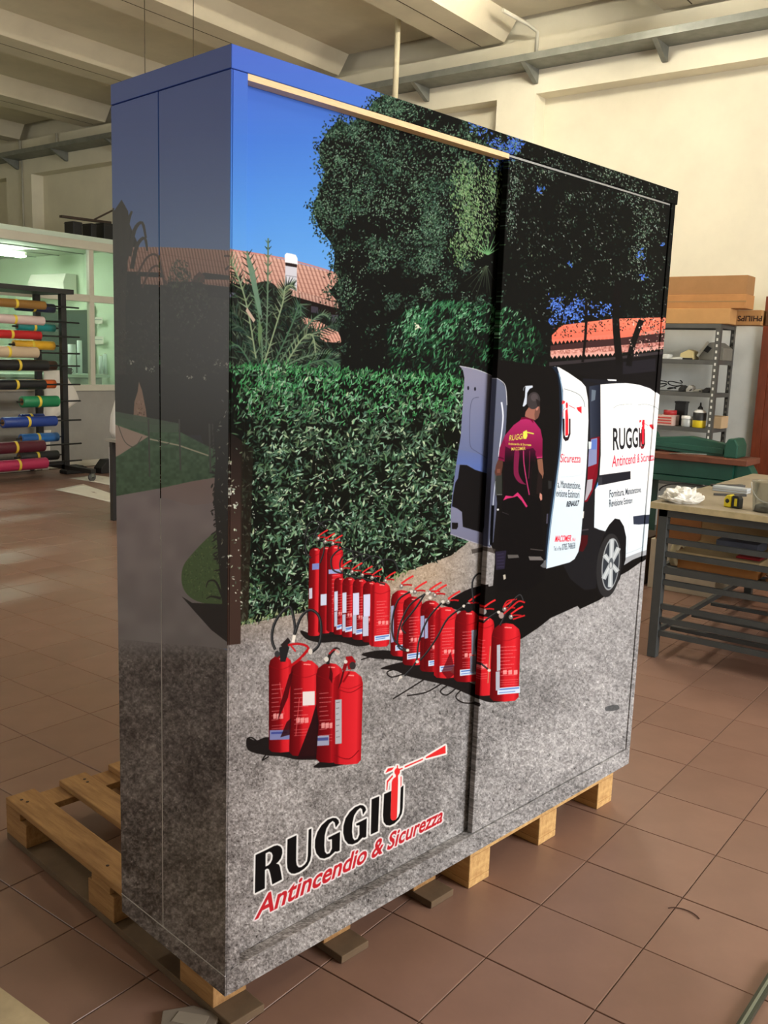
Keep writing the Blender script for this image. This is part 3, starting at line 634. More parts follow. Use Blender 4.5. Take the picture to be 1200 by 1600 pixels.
poly(c7((130, 1398), (160, 1342), (240, 1352), (296, 1304), (345, 1360), (408, 1462), (392, 1478), (340, 1400), (290, 1348), (250, 1362), (180, 1376)), (196, 48, 104))
poly(c7((72, 938), (130, 945), (126, 1010), (108, 1110), (52, 1118), (34, 1085), (48, 1000)), (84, 52, 44)); poly(c7((60, 1040), (100, 1040), (96, 1085), (60, 1085)), (120, 76, 62), .8)
poly(c7((516, 930), (576, 920), (584, 1000), (592, 1090), (580, 1150), (548, 1110), (530, 1040)), (132, 90, 72)); poly(c7((530, 1060), (575, 1120), (570, 1300), (545, 1330), (505, 1320)), (34, 26, 25)); poly(c7((548, 1310), (572, 1330), (574, 1385), (558, 1402), (542, 1360)), (190, 132, 118))
stroke(c7((120, 1530), (195, 1560)), .9, (70, 62, 66), .8); stroke(c7((60, 1330), (120, 1330)), .8, (150, 150, 150), .8, 0); poly(c7((640, 1170), (680, 1180), (680, 1260), (645, 1270)), (50, 50, 50), .8)
cB = K(770, 780, 5.217)
poly(cB((30, 430), (120, 420), (105, 570), (35, 580)), (38, 33, 50)); 
for k in range(5): stroke(cB((45, 455 + k * 25), (100, 445 + k * 27)), .8, (62, 56, 84), .9, 0)
poly(cB((92, 620), (112, 615), (116, 650), (98, 660)), (186, 178, 164)); poly(cB((130, 455), (215, 455), (225, 478), (135, 485)), (104, 100, 98), .8); poly(cB((300, 468), (400, 470), (425, 500), (310, 500)), (128, 124, 122), .8)
stroke(cB((315, 408), (420, 420)), 1.4, (86, 80, 78), .8, 0); stroke(cB((455, 120), (450, 200)), 2.4, (90, 88, 110), .7, 0); poly(cB((395, 545), (440, 500), (445, 560), (420, 562)), (96, 98, 102), .9)

# ---- extinguishers
RED, RD, RDD = (196, 30, 38), (158, 18, 26), (84, 10, 14)
def bottle(xl, xr, yt, yb, dark=.5, label=0, lean=0.0, blue=0, tags=()):
    """one printed cylinder; dark = share of its width that is in shade on the left"""
    w_ = xr - xl; r = w_ * .30
    L = [(xl, yt + r * 1.5), (xl + w_ * .06, yt + r * .7), (xl + w_ * .28, yt + r * .12), (xl + w_ * .5, yt), (xl + w_ * .74, yt + r * .12), (xr - w_ * .05, yt + r * .7), (xr, yt + r * 1.4)]
    B = [(xr - lean, yb - r * .55), (xr - w_ * .12 - lean, yb - r * .12), (xl + w_ * .5 - lean, yb), (xl + w_ * .12 - lean, yb - r * .1), (xl - lean, yb - r * .5)]
    q = tr(L + B); c = cover([q])
    m, y0, x0 = c; h, w = m.shape
    t = np.clip((((np.arange(w) + x0)[None, :] / PS + PX0) + lean * ((np.arange(h) + y0)[:, None] / PS + PY0 - yt) / (yb - yt) - xl) / w_, 0, 1)
    col = np.stack([np.interp(t, [0, dark * .8, dark + .05, .82, 1], [RDD[k] if dark > .3 else RD[k], RD[k] * .8, RED[k], min(RED[k] * 1.06 + 8, 255), RD[k]]) for k in range(3)], -1) / 255
    blend(m, y0, x0, col.astype(np.float32))
    yy = yt + r * 1.5
    stroke([(xl + .5, yy), (xl + w_ * .5, yy + r * .55), (xr - .5, yy - .5)], .9, (130, 14, 20), .7)
    stroke([(xl + w_ * .45, yt + r * .5), (xl + w_ * .7, yt + r * .55)], 1.8, (255, 170, 160), .8, 0)
    hgt = yb - yt
    if label:
        lx0, lx1 = (xl + w_ * .30, xr - w_ * .08) if label == 1 else (xl + w_ * .12, xl + w_ * .62)
        for k in range(9):
            yk = yt + hgt * (.30 + .045 * k); L_ = rng.uniform(.55, 1)
            stroke([(lx0, yk + 1), (lx0 + (lx1 - lx0) * L_, yk - .3)], .9, (240, 150, 150), .62, 0)
        for k in range(3):
            xk = lx0 + (lx1 - lx0) * (.15 + .3 * k); poly([(xk, yt + hgt * .60), (xk + w_ * .13, yt + hgt * .595), (xk + w_ * .13, yt + hgt * .65), (xk, yt + hgt * .655)], (244, 176, 172), .75)
        for k in range(3): stroke([(lx0, yt + hgt * (.72 + .03 * k) + 1), (lx1, yt + hgt * (.715 + .03 * k))], .8, (240, 150, 150), .5, 0)
    if blue:
        ya_, yb_ = yt + hgt * .815, yt + hgt * .90
        poly([(xl + w_ * .2, ya_ + 1.5), (xr - .8, ya_ - 1.5), (xr - .8, yb_ - 1.5), (xl + w_ * .2, yb_ + 1.5)], (206, 220, 240)); stroke([(xl + w_ * .25, ya_ + 4), (xr - 2, ya_ + 1)], 2.0, (70, 110, 190), .9, 0); stroke([(xl + w_ * .25, yb_ - 1.5), (xr - 8, yb_ - 4)], 1.2, (70, 110, 190), .8, 0)
    for (fx, fy, fw, fh, tc) in tags:
        poly([(xl + w_ * fx, yt + hgt * fy), (xl + w_ * (fx + fw), yt + hgt * fy - 1), (xl + w_ * (fx + fw), yt + hgt * (fy + fh) - 1), (xl + w_ * fx, yt + hgt * (fy + fh))], tc)
def shadow(pts): poly(pts, (26, 22, 21), .97, 1)
def hose(pts, w_=2.6):
    stroke(pts, w_, (30, 29, 30)); q = [(x - .5, y - .7) for x, y in pts]; stroke(q, w_ * .3, (92, 94, 96), .7)
def lever(x, y, s=1.0, fl=1):
    stroke([(x, y), (x + 9 * s * fl, y - 6.5 * s), (x + 17 * s * fl, y - 11 * s)], 2.5 * s, (218, 44, 46)); stroke([(x + 1, y + 2 * s), (x + 9 * s * fl, y + 1.4 * s), (x + 15 * s * fl, y + 2.2 * s)], 2.2 * s, (176, 26, 32)); ell(x, y + 4 * s, 3 * s, 3.2 * s, (120, 112, 108)); ell(x + .5, y + 3 * s, 1.3, 1.4, (226, 222, 214))
# shadows on the ground
shadow([(386, 1153), (400, 1157), (420, 1152), (455, 1165), (520, 1172), (545, 1190), (520, 1198), (490, 1199), (500, 1188), (465, 1187), (440, 1182), (415, 1180), (388, 1172)])
stroke([(404, 1160), (392, 1152), (386, 1157), (394, 1163), (408, 1160)], 2.2, (28, 24, 23)); stroke([(420, 1172), (412, 1184), (410, 1188), (420, 1182)], 2, (28, 24, 23))
shadow([(470, 985), (500, 994), (540, 990), (580, 1004), (560, 1010), (530, 1003), (500, 1004), (478, 998)]); shadow([(482, 950), (520, 975), (600, 985), (590, 1005), (540, 996), (490, 992)])
shadow([(565, 1022), (600, 1016), (640, 1024), (640, 1034), (610, 1030), (585, 1029)]); shadow([(595, 1044), (640, 1034), (680, 1050), (720, 1060), (760, 1078), (800, 1092), (770, 1098), (744, 1090), (700, 1072), (660, 1062), (636, 1056), (618, 1048)])
for p in [[(622, 1044), (605, 1050), (612, 1058), (634, 1052)], [(665, 1060), (640, 1076), (614, 1092)], [(690, 1068), (665, 1082), (636, 1087)], [(700, 1070), (688, 1080), (698, 1086), (714, 1074)], [(726, 1074), (712, 1088), (724, 1098), (748, 1098)], [(742, 1090), (752, 1102), (744, 1103)], [(600, 1030), (582, 1026), (564, 1031)]]: stroke(p, 2, (30, 26, 25))
BL = (198, 206, 228)
bottle(483, 502, 856, 994, .55, 0, 2, 0, [(.25, .18, .6, .07, (120, 130, 190)), (.0, .46, .26, .12, (196, 196, 214))]); bottle(499, 518, 854, 990, .6, 0, 2, 0, [(.1, .55, .5, .13, BL)]); bottle(511, 536, 852, 988, .35, 1, 1, 0, [(.1, .28, .8, .05, (150, 160, 210))])
bottle(522, 540, 902, 992, .6, 1, 1, 1, [(.02, .25, .3, .34, BL), (.02, .6, .26, .26, (178, 186, 206))]); bottle(535, 556, 902, 996, .6, 1, 1, 1, [(.0, .26, .3, .34, BL), (.0, .62, .24, .28, (178, 186, 206))]); bottle(551, 574, 904, 1000, .6, 1, 1, 1, [(.02, .24, .42, .36, (206, 208, 236)), (.0, .6, .26, .3, (178, 186, 206))])
bottle(567, 590, 908, 1004, .6, 1, 1, 0, [(.04, .22, .46, .36, (206, 208, 236)), (.0, .58, .38, .32, (190, 194, 214))]); bottle(579, 610, 909, 1011, .2, 1, 2, 1)
bottle(611, 644, 922, 1026, .35, 1, 1, 1, [(.0, .24, .13, .55, (150, 156, 190))]); bottle(630, 660, 932, 1040, .6, 1, 1, 1); bottle(657, 688, 938, 1050, .6, 1, 1, 0, [(.0, .22, .2, .3, (150, 156, 190))]); bottle(663, 695, 946, 1050, .5, 1, 1, 1, [(.02, .2, .16, .3, (150, 156, 190))])
bottle(680, 715, 948, 1060, .25, 1, 2, 1); poly([(704, 1050), (712, 1035), (712, 1010), (715, 1000), (712, 1055)], (190, 150, 130), .8); bottle(711, 749, 953, 1066, .55, 1, 2, 1, [(.68, .28, .24, .34, (150, 158, 180)), (.62, .64, .3, .22, (128, 132, 150))]); bottle(745, 774, 964, 1088, .35, 2, 2, 0); stroke([(768, 1010), (766, 1040), (764, 1068)], 1.4, (190, 140, 110)); bottle(770, 815, 974, 1097, .45, 1, 3, 1, [(.18, .28, .12, .33, (176, 180, 190)), (.14, .62, .14, .24, (170, 174, 188))])
bottle(420, 456, 1024, 1176, .55, 2, 0, 0, [(.04, .77, .96, .10, (118, 124, 170)), (.1, .79, .7, .02, (60, 70, 140))]); bottle(454, 499, 1031, 1182, .42, 2, 2, 0, [(.42, .33, .42, .145, (226, 216, 214))]); bottle(494, 536, 1036, 1192, .6, 2, 0, 0, [(.04, .73, .44, .10, (150, 154, 176)), (.05, .75, .4, .03, (70, 76, 130)), (.86, .34, .14, .12, (232, 222, 220))]); bottle(521, 567, 1048, 1195, .22, 0, 3, 0, [(.06, .31, .22, .47, (172, 172, 178))])
for k in range(7): stroke([(525, 1098 + k * 9), (531 - (k % 3), 1097 + k * 9)], 1, (86, 80, 84), .8, 0)
stroke([(523, 1180), (545, 1186), (561, 1172)], 1.2, (120, 14, 20)); stroke([(530, 1078), (548, 1082), (566, 1072)], 1, (120, 14, 20))
for (xa, ya, xb, yb) in [(437, 1066, 444, 1116), (468, 1090, 462, 1150)]: stroke([(xa, ya), (xb, yb)], 1.2, (224, 90, 92), .7, 0)
# shade falling across the front bottles
poly([(452, 1054), (458, 1048), (450, 1090), (434, 1126), (438, 1100)], (60, 10, 14), .85); poly([(486, 1128), (494, 1100), (498, 1130), (494, 1185), (464, 1186), (474, 1160)], (34, 16, 18), .95); poly([(516, 1040), (520, 1052), (519, 1068), (514, 1060)], (60, 12, 16), .85); poly([(535, 1050), (540, 1042), (534, 1066), (528, 1078)], (50, 12, 16), .8); poly([(448, 1128), (455, 1122), (453, 1148), (438, 1152)], (44, 14, 18), .85)
poly([(690, 1050), (704, 1018), (712, 1052), (700, 1062)], (80, 12, 18), .75)
# heads and hoses: back row
for p in [[(486, 872), (478, 862), (480, 842), (492, 834), (502, 846)], [(494, 838), (505, 846), (506, 862), (500, 880)], [(488, 846), (502, 818), (520, 814), (534, 830), (528, 858)], [(476, 842), (482, 820), (496, 815), (510, 826)]]: hose(p, 2.2)
for (x, y) in [(497, 838), (508, 843), (520, 846)]: lever(x, y, .9)
for (x, y) in [(536, 886), (550, 890), (566, 895), (582, 898), (604, 903)]:
    hose([(x - 2, y + 10), (x - 16, y + 4), (x - 18, y - 14), (x - 4, y - 28), (x + 12, y - 26), (x + 18, y - 12)], 2.4)
for (x, y) in [(533, 886), (550, 890), (566, 895), (581, 899), (602, 904)]: lever(x, y, .95)
for (x, y) in [(627, 912), (648, 921), (671, 922), (679, 926), (700, 936), (732, 940), (757, 950), (790, 948), (800, 960)]: lever(x, y, 1.12)
for p in [[(642, 924), (622, 938), (613, 970), (616, 1000), (636, 1016)], [(664, 928), (640, 946), (624, 980), (622, 1010), (638, 1018)], [(690, 942), (668, 968), (654, 1004), (650, 1034), (632, 1056)], [(664, 928), (648, 952), (628, 978), (634, 990)], [(724, 948), (700, 966), (684, 994), (668, 1018), (656, 1032)], [(740, 942), (738, 910), (748, 896), (760, 902)], [(780, 956), (756, 974), (744, 1000), (748, 1030), (764, 1046)], [(783, 978), (800, 945), (814, 930), (820, 940)]]: hose(p, 2.7)
for (x, y) in [(637, 1016), (652, 1034), (626, 1058), (766, 1048), (781, 957), (725, 947), (692, 940), (643, 924), (668, 927), (672, 934)]: ell(x, y, 2.6, 2.4, (214, 206, 196))
stroke([(626, 1056), (621, 1066)], 1.6, (210, 206, 198), 1, 0)
stroke([(786, 962), (800, 950), (812, 940), (822, 942)], 2.6, (196, 36, 40)); stroke([(803, 968), (822, 962)], 2.4, (196, 36, 40), 1, 0); stroke([(788, 950), (794, 940), (806, 937)], 2.2, (190, 34, 40))
ell(732, 950, 6, 7, (28, 26, 27)); ell(757, 956, 5, 5, (150, 146, 144)); ell(785, 962, 4, 5, (160, 140, 136))
# heads and hoses: the four in front
for p in [[(430, 1015), (425, 1000), (427, 980), (436, 962), (452, 948), (458, 962), (461, 984), (458, 1000)], [(461, 990), (470, 965), (484, 953), (498, 962), (502, 985), (498, 1008), (487, 1019)]]: hose(p, 4.2)
stroke([(460, 992), (458, 1004)], 5, (232, 226, 214), 1, 0); ell(433, 1022, 4, 5, (52, 50, 52)); poly([(436, 1012), (448, 1006), (452, 1012), (446, 1034), (438, 1034)], (36, 34, 36)); poly([(438, 1008), (450, 996), (454, 1002), (446, 1014)], (40, 32, 32)); stroke([(450, 1008), (466, 1006), (480, 1010), (483, 1020)], 3.6, (182, 28, 34)); stroke([(482, 1014), (468, 1030), (452, 1042)], 4.2, (176, 22, 28)); ell(476, 1030, 5, 4, (150, 130, 126)); ell(485, 1018, 3.4, 4.6, (206, 200, 190)); stroke([(454, 1008), (462, 1018)], 2.4, (196, 32, 38), 1, 0)
stroke([(512, 1038), (515, 1024), (524, 1014), (530, 1016)], 5, (40, 34, 34)); stroke([(514, 1022), (522, 1015), (530, 1020)], 2.4, (160, 26, 32)); ell(510, 1030, 3.6, 4, (212, 206, 198)); ell(527, 1019, 4, 5, (206, 196, 186), .7)
stroke([(537, 1048), (543, 1032), (552, 1030)], 5.5, (126, 20, 26)); poly([(540, 1026), (550, 1025), (556, 1034), (550, 1046), (544, 1046)], (150, 22, 28)); ell(551, 1040, 5, 6, (52, 46, 46)); ell(540, 1034, 3, 3, (214, 208, 200)); stroke([(546, 1050), (536, 1066)], 3, (140, 16, 22))

# ---- lettering from font outlines, pushed on to a quad (four photo points: BL, BR, TR, TL)
def quadmap(quad, w_, h_):
    s = np.array([(0, 0), (w_, 0), (w_, h_), (0, h_)], float); d = np.asarray(quad, float); M = []
    for (x, y), (u, v) in zip(s, d):
        M += [[x, y, 1, 0, 0, 0, -u * x, -u * y], [0, 0, 0, x, y, 1, -v * x, -v * y]]
    hm = np.append(np.linalg.solve(np.array(M), d.ravel()), 1).reshape(3, 3)
    return lambda p: (lambda q: q[:, :2] / q[:, 2:])(np.c_[p, np.ones(len(p))] @ hm.T)
def glyphs(text, bold=0.0):
    cu = bpy.data.curves.new('lettering', 'FONT'); cu.body = text; cu.resolution_u = 3; cu.offset = bold
    ob = bpy.data.objects.new('lettering', cu); me = ob.to_mesh()
    v = np.array([q.co[:2] for q in me.vertices]); t = [list(p.vertices) for p in me.polygons]
    ob.to_mesh_clear(); bpy.data.objects.remove(ob); bpy.data.curves.remove(cu)
    return v, t
def text_mask(text, quad, bold=0.0, cap=.72):
    v, t = glyphs(text, bold); x0, x1 = v[:, 0].min(), v[:, 0].max()
    q = tr(quadmap(quad, x1 - x0, cap)(v - (x0, 0)))
    M = np.zeros((PH, PW), np.float32)
    for f_ in t:
        c = cover([q[f_]])
        if c: M[c[1]:c[1] + c[0].shape[0], c[2]:c[2] + c[0].shape[1]] += c[0]
    return np.clip(M, 0, 1)
def crop(M):
    y, x = np.nonzero(M > .003)
    if not len(y): return None
    return slice(max(y.min() - 14, 0), y.max() + 15), slice(max(x.min() - 14, 0), x.max() + 15)
def put(M, col, a=1.0):
    s = crop(M)
    if s is None: return
    t = img[s]; t += (C3(col) - t) * (M[s] * a)[..., None]
def grow(M, r):
    s = crop(M); m = M[s]; out = m.copy(); R = int(math.ceil(r))
    for dy in range(-R, R + 1):
        for dx in range(-R, R + 1):
            k = np.clip(r + .5 - math.hypot(dx, dy), 0, 1)
            if k > 0 and (dx or dy):
                out = np.maximum(out, np.roll(np.roll(m, dy, 0), dx, 1) * k)
    N = np.zeros_like(M); N[s] = out; return N
def text(t, quad, col, bold=0.0, a=1.0, edge=None, er=2.0):
    M = text_mask(t, quad, bold)
    if edge is not None: put(grow(M, er), edge)
    put(M, col, a)
def line(x0, y0, x1, y1, h0, h1, sl0=.0, sl1=.0):      # baseline, cap heights, slant (px)
    return [(x0, y0), (x1, y1), (x1 + sl1, y1 - h1), (x0 + sl0, y0 - h0)]

# on the shirt
YEL = (214, 222, 82)
text('RUGGI', line(797, 689, 819, 686, 9, 9, 1.5, 1.5), YEL, .012); poly([(819, 675), (825, 672), (826, 681), (824, 686), (820, 686)], YEL); stroke([(823, 675), (836, 678)], 1.8, YEL, 1, 0)
text('Antincendio & Sicurezza', line(796, 695, 832, 697, 3.6, 3.6), YEL, .03, .9); text('MACOMER', line(801, 704, 823, 703, 5, 5), YEL, .02, .9)
# on the open door
text('Sicurezza', line(877, 722.5, 908.5, 723, 14, 13, 1.5, 1.5), (206, 44, 60), .005)
text('a, Manutenzione,', line(873, 762, 909, 764.5, 12, 12), (40, 44, 52)); text('evisione Estintori', line(871, 776, 907, 778.5, 12, 12), (40, 44, 52)); text('RENAULT', line(886.5, 792, 905.5, 790, 8.5, 8, 1.5, 1.5), (26, 28, 34), .03)
text('MACOMER', line(868.5, 847, 893.5, 846, 10, 10, 2, 2), (226, 38, 54), .015); text('(Nu)', line(895, 846, 900.5, 845.5, 5.5, 5.5, 1, 1), (226, 60, 72)); text('Tel. e Fax', line(867, 861, 879, 860, 7, 6.5), (60, 66, 76)); text('0785.748658', line(880, 860, 900.5, 857, 10, 9.5), (50, 56, 66))
# on the van side
text('RUGGI', line(959.5, 703, 1001.5, 698, 35, 30), (34, 34, 38), .018); text('U', line(1003.5, 698.5, 1009.5, 697, 29, 28), (36, 28, 32), .0); stroke([(1007.2, 656), (1006.6, 680), (1006, 694)], 3.4, (206, 34, 52), 1, 0)
text('Antincendi & Sicurezza', line(957.5, 730, 1022, 719, 19, 12, 1, 0), (204, 52, 76), .012); text('Fornitura, Manutenzione,', line(954, 778, 1003.5, 769, 12.5, 9), (56, 62, 72), .012); text('Revisione Estintori', line(953.5, 792.5, 990, 786, 12, 9), (56, 62, 72), .012)

# ---- the big logo
l1, l2, l3 = K(390, 1280, 7.5), K(480, 1220, 7.5), K(570, 1150, 8.571)
def mpoly(plist):
    M = np.zeros((PH, PW), np.float32); c = cover([tr(p) for p in plist]); M[c[1]:c[1] + c[0].shape[0], c[2]:c[2] + c[0].shape[1]] = c[0]; return M
def sm2(p): return smooth(p, True, 5)
MB_ = mpoly([l1((70, 420), (200, 358), (285, 314), (325, 305), (362, 320), (382, 352), (384, 398), (366, 458), (335, 500), (310, 520), (342, 530), (356, 560), (365, 610), (380, 705), (265, 765), (255, 700), (243, 640), (226, 585), (205, 578), (180, 595), (178, 810), (62, 868)), l1((188, 400), (230, 380), (258, 392), (272, 425), (265, 475), (245, 515), (220, 540), (186, 555))])
for p in [l1((443, 238), (550, 188), (546, 400), (545, 490), (553, 540), (575, 565), (605, 562), (645, 532), (672, 495), (683, 430), (692, 125), (725, 108), (720, 420), (710, 480), (680, 540), (640, 580), (580, 620), (530, 638), (490, 636), (460, 612), (443, 570), (438, 500)),
          l2((755, 218), (845, 180), (830, 590), (745, 630)),
          l3((258, 780), (355, 735), (345, 1060), (355, 1120), (375, 1133), (415, 1118), (450, 1080), (470, 1010), (478, 780), (482, 690), (518, 660), (508, 960), (495, 1040), (455, 1115), (395, 1172), (335, 1200), (285, 1192), (252, 1150), (244, 1060))]: MB_ = np.maximum(MB_, mpoly([p]))
for p in [l2((374, 492), (366, 462), (340, 437), (300, 434), (240, 457), (170, 520), (120, 600), (93, 690), (90, 780), (107, 850), (150, 903), (200, 912), (262, 888), (328, 828), (350, 830), (380, 818), (385, 598), (300, 640), (245, 668), (252, 690), (290, 684), (290, 795), (265, 848), (230, 860), (207, 832), (200, 760), (205, 640), (225, 560), (260, 500), (298, 470), (322, 488), (334, 548)),
          l2((690, 342), (680, 310), (655, 288), (620, 284), (560, 310), (500, 365), (450, 440), (425, 530), (422, 610), (440, 690), (480, 740), (530, 746), (590, 720), (648, 664), (668, 668), (692, 656), (698, 440), (620, 480), (572, 503), (578, 525), (612, 520), (612, 630), (590, 682), (555, 698), (534, 670), (525, 600), (530, 490), (550, 405), (585, 350), (622, 317), (643, 332), (654, 398))]: MB_ = np.maximum(MB_, mpoly([p]))
MR_ = mpoly([l3((360, 620), (372, 585), (392, 562), (415, 548), (415, 520), (400, 500), (396, 470), (410, 440), (428, 430), (430, 392), (445, 396), (442, 428), (462, 440), (506, 424), (508, 440), (470, 458), (470, 490), (455, 515), (444, 530), (446, 600), (438, 850), (430, 1085), (415, 1122), (375, 1134), (345, 1105), (345, 1060))])
for p in [l3((310, 435), (390, 420), (365, 455), (275, 495)), l3((296, 602), (372, 520), (378, 542), (312, 618), (300, 725), (288, 725)), l3((535, 405), (780, 300), (780, 318), (535, 426)), l3((815, 284), (1080, 125), (1083, 230), (818, 301)), l3((480, 545), (491, 540), (489, 662), (479, 690))]: MR_ = np.maximum(MR_, mpoly([p]))
MW_ = mpoly([l3((446, 560), (474, 530), (480, 620), (466, 1035), (430, 1095), (440, 800))])
MT_ = text_mask('Antincendio & Sicurezza', [(397.5, 1437), (690.5, 1283.5), (695.5, 1259), (406.5, 1400.5)], .022)
put(grow(np.maximum(np.maximum(MB_, MR_), MW_), 6.0), (236, 234, 232)); put(grow(MT_, 5.0), (236, 226, 228))
put(MB_, (20, 18, 18)); put(MW_, (240, 238, 238)); put(MR_, (226, 48, 50)); put(MT_, (190, 40, 48))

# ---- the narrow side of the cabinet (same photograph running round the corner)
SIDE = np.zeros((PH, PW), bool); SIDE[:, :int((366 - PX0) * PS)] = True
front_keep = img.copy()
img[:] = np.array([np.interp(g[:, 0], [60, 200, 330, 400], c) for c in ([100, 104, 112, 122], [124, 130, 144, 158], [208, 210, 216, 224])]).T[:, None, :] / 255
poly([(165, 330), (200, 345), (215, 380), (220, 440), (365, 440), (365, 680), (165, 680)], (46, 44, 40))
poly([(214, 410), (366, 410), (366, 460), (200, 460)], (46, 44, 40)); poly([(300, 640), (366, 640), (366, 760), (330, 730)], (44, 50, 42))
tiles([(204, 386), (250, 386), (300, 388), (370, 392), (370, 432), (318, 426), (300, 440), (262, 440), (252, 426), (196, 424)], (196, 156, 142), (170, 130, 116), 4.6, .2, 1.5, 9)
tiles([(220, 432), (262, 434), (262, 446), (220, 444)], (190, 150, 136), (150, 116, 104), 4.6, .2, 1.5, 9); tiles([(312, 436), (370, 438), (370, 450), (318, 444)], (190, 150, 136), (140, 108, 96), 4.6, .2, 1.5, 9)
poly([(320, 446), (370, 451), (370, 470), (322, 462)], (36, 30, 28)); poly([(303, 432), (312, 424), (320, 432), (320, 442), (300, 440)], (96, 70, 64))
poly([(165, 345), (178, 330), (190, 312), (200, 330), (204, 360), (200, 400), (196, 480), (198, 650), (165, 650)], (62, 58, 50))
for p in [[(190, 400), (188, 340), (190, 316)], [(196, 400), (200, 350), (206, 330)], [(202, 400), (210, 360), (222, 348), (228, 372)], [(206, 420), (214, 384), (226, 372), (230, 392)], [(178, 400), (176, 350), (177, 325)]]: stroke(p, 7, (66, 62, 54), 1, 1, 3)
for p in [[(214, 430), (230, 402), (246, 400), (254, 430)], [(222, 450), (236, 420), (250, 418), (258, 446)], [(350, 400), (362, 402), (370, 420)], [(352, 422), (360, 416), (370, 430)]]: stroke(p, 3.2, (84, 66, 58), .9)
Ms = region([(165, 400), (205, 430), (240, 452), (290, 420), (320, 452), (366, 470), (366, 650), (300, 662), (165, 640)])
foliage(Ms, 900, (5, 12), (2, 4), [(56, 56, 48), (62, 66, 54), (50, 48, 44)], clump(50, .3, .7), (1.2, .6), 5, .6)
foliage(Ms, 260, (2, 5), (1, 2), [(84, 90, 78), (96, 100, 88)], clump(30, .5, .8), None, 8, .6)
grad([(165, 585), (366, 585), (366, 700), (290, 690), (165, 655)], (44, 42, 38), (36, 34, 31), 1, a=.85)
blob(280, 430, 18, 26, 120, [(66, 74, 58), (84, 92, 74)], (3, 6), (1.4, 2.4), (1.3, .4)); blob(300, 470, 30, 40, 140, [(60, 66, 54), (72, 78, 64)], (3, 6), (1.4, 2.4))
for (x, y, r_) in [(205, 565, 4), (238, 577, 5), (228, 575, 3), (297, 590, 5), (320, 590, 4), (340, 568, 6), (355, 570, 5)]: blob(x, y, r_, r_, 8, [(190, 190, 182), (140, 144, 134)], (2, 4), (1.4, 2.6))
poly([(217, 596), (222, 610), (228, 640), (230, 660), (208, 658), (210, 628), (215, 612)], (176, 146, 130)); blob(219, 640, 8, 18, 40, [(190, 160, 144), (130, 100, 88)], (2, 4), (1.5, 2.5)); 
grad([(165, 648), (200, 655), (240, 664), (282, 662), (276, 672), (330, 700), (348, 706), (346, 745), (300, 752), (250, 764), (165, 782)], (82, 124, 92), (70, 110, 78), 1, noise=36, cell=9)
poly([(165, 655), (182, 664), (232, 682), (210, 696), (185, 712), (165, 720)], (206, 186, 176)); stroke([(234, 686), (280, 696), (326, 712)], 2.2, (214, 212, 190), 1, 0); poly([(165, 640), (230, 652), (282, 662), (278, 676), (240, 676), (200, 668), (165, 655)], (92, 120, 100), .9)
for (x, ya, yb, w_) in [(232, 655, 745, 2.4), (280, 655, 735, 2.4), (327, 662, 738, 2.6), (332, 662, 715, 1.4)]: stroke([(x, ya), (x + 2, yb)], w_, (84, 88, 84), 1, 0)
stroke([(185, 665), (195, 690), (210, 698), (222, 682)], 1.2, (110, 108, 98)); stroke([(245, 685), (255, 695), (265, 692)], 1.2, (84, 92, 80))
grad([(165, 778), (210, 770), (250, 763), (300, 752), (350, 744), (356, 800), (356, 1014), (165, 1002)], (168, 158, 166), (150, 148, 154), 1, noise=22, cell=40)
grad([(250, 763), (300, 752), (350, 744), (350, 784), (300, 790), (255, 778)], (164, 140, 138), (166, 150, 152), 1, a=.7)
poly([(340, 830), (325, 840), (300, 866), (286, 886), (284, 910), (292, 928), (310, 940), (340, 945), (366, 940), (366, 820)], (88, 122, 74), 1, 1); foliage(region([(340, 830), (300, 866), (286, 886), (286, 920), (310, 938), (366, 942), (366, 820)]), 420, (2, 5), (1, 2), [(98, 138, 84), (70, 100, 60), (120, 148, 96)], None, None, 8)
poly([(284, 932), (300, 942), (345, 944), (366, 940), (366, 1012), (356, 1004), (330, 984), (304, 955)], (24, 22, 22))
poly([(334, 660), (368, 640), (368, 960), (348, 950), (342, 880), (338, 830), (334, 780), (337, 720)], (26, 26, 23)); foliage(region([(330, 670), (345, 660), (350, 900), (332, 860)]), 120, (6, 12), (1.6, 3), [(26, 26, 23)], None, (-.6, .6), 4); foliage(region([(338, 600), (366, 600), (366, 920), (342, 880)]), 60, (3, 7), (1.2, 2.4), [(150, 156, 146), (90, 96, 84)], None, None, 14)
for k in range(16):
    y = 680 + k * 14; stroke([(346, y), (334 + (k % 3) * 3, y - 8 + (k % 2) * 10)], 3, (24, 24, 22), 1, 0, .6)
for p in [[(350, 940), (338, 910), (326, 908), (322, 918)], [(350, 940), (344, 900), (340, 896)], [(352, 940), (356, 905), (362, 895)], [(345, 935), (330, 932), (322, 936)]]: stroke(p, 4, (26, 28, 24), 1, 1, 1)
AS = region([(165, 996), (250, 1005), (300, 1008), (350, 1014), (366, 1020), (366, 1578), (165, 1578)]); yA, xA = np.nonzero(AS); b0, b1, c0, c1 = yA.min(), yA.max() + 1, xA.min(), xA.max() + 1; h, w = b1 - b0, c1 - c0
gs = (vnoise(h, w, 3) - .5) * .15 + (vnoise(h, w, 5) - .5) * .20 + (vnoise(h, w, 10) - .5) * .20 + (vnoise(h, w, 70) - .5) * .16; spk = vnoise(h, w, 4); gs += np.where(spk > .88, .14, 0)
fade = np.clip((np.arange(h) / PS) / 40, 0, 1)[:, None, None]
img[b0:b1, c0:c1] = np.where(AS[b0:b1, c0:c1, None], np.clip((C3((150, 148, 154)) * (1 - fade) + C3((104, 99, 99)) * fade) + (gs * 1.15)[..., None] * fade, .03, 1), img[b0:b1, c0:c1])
side_img = img.copy()
img[:] = front_keep
del front_keep
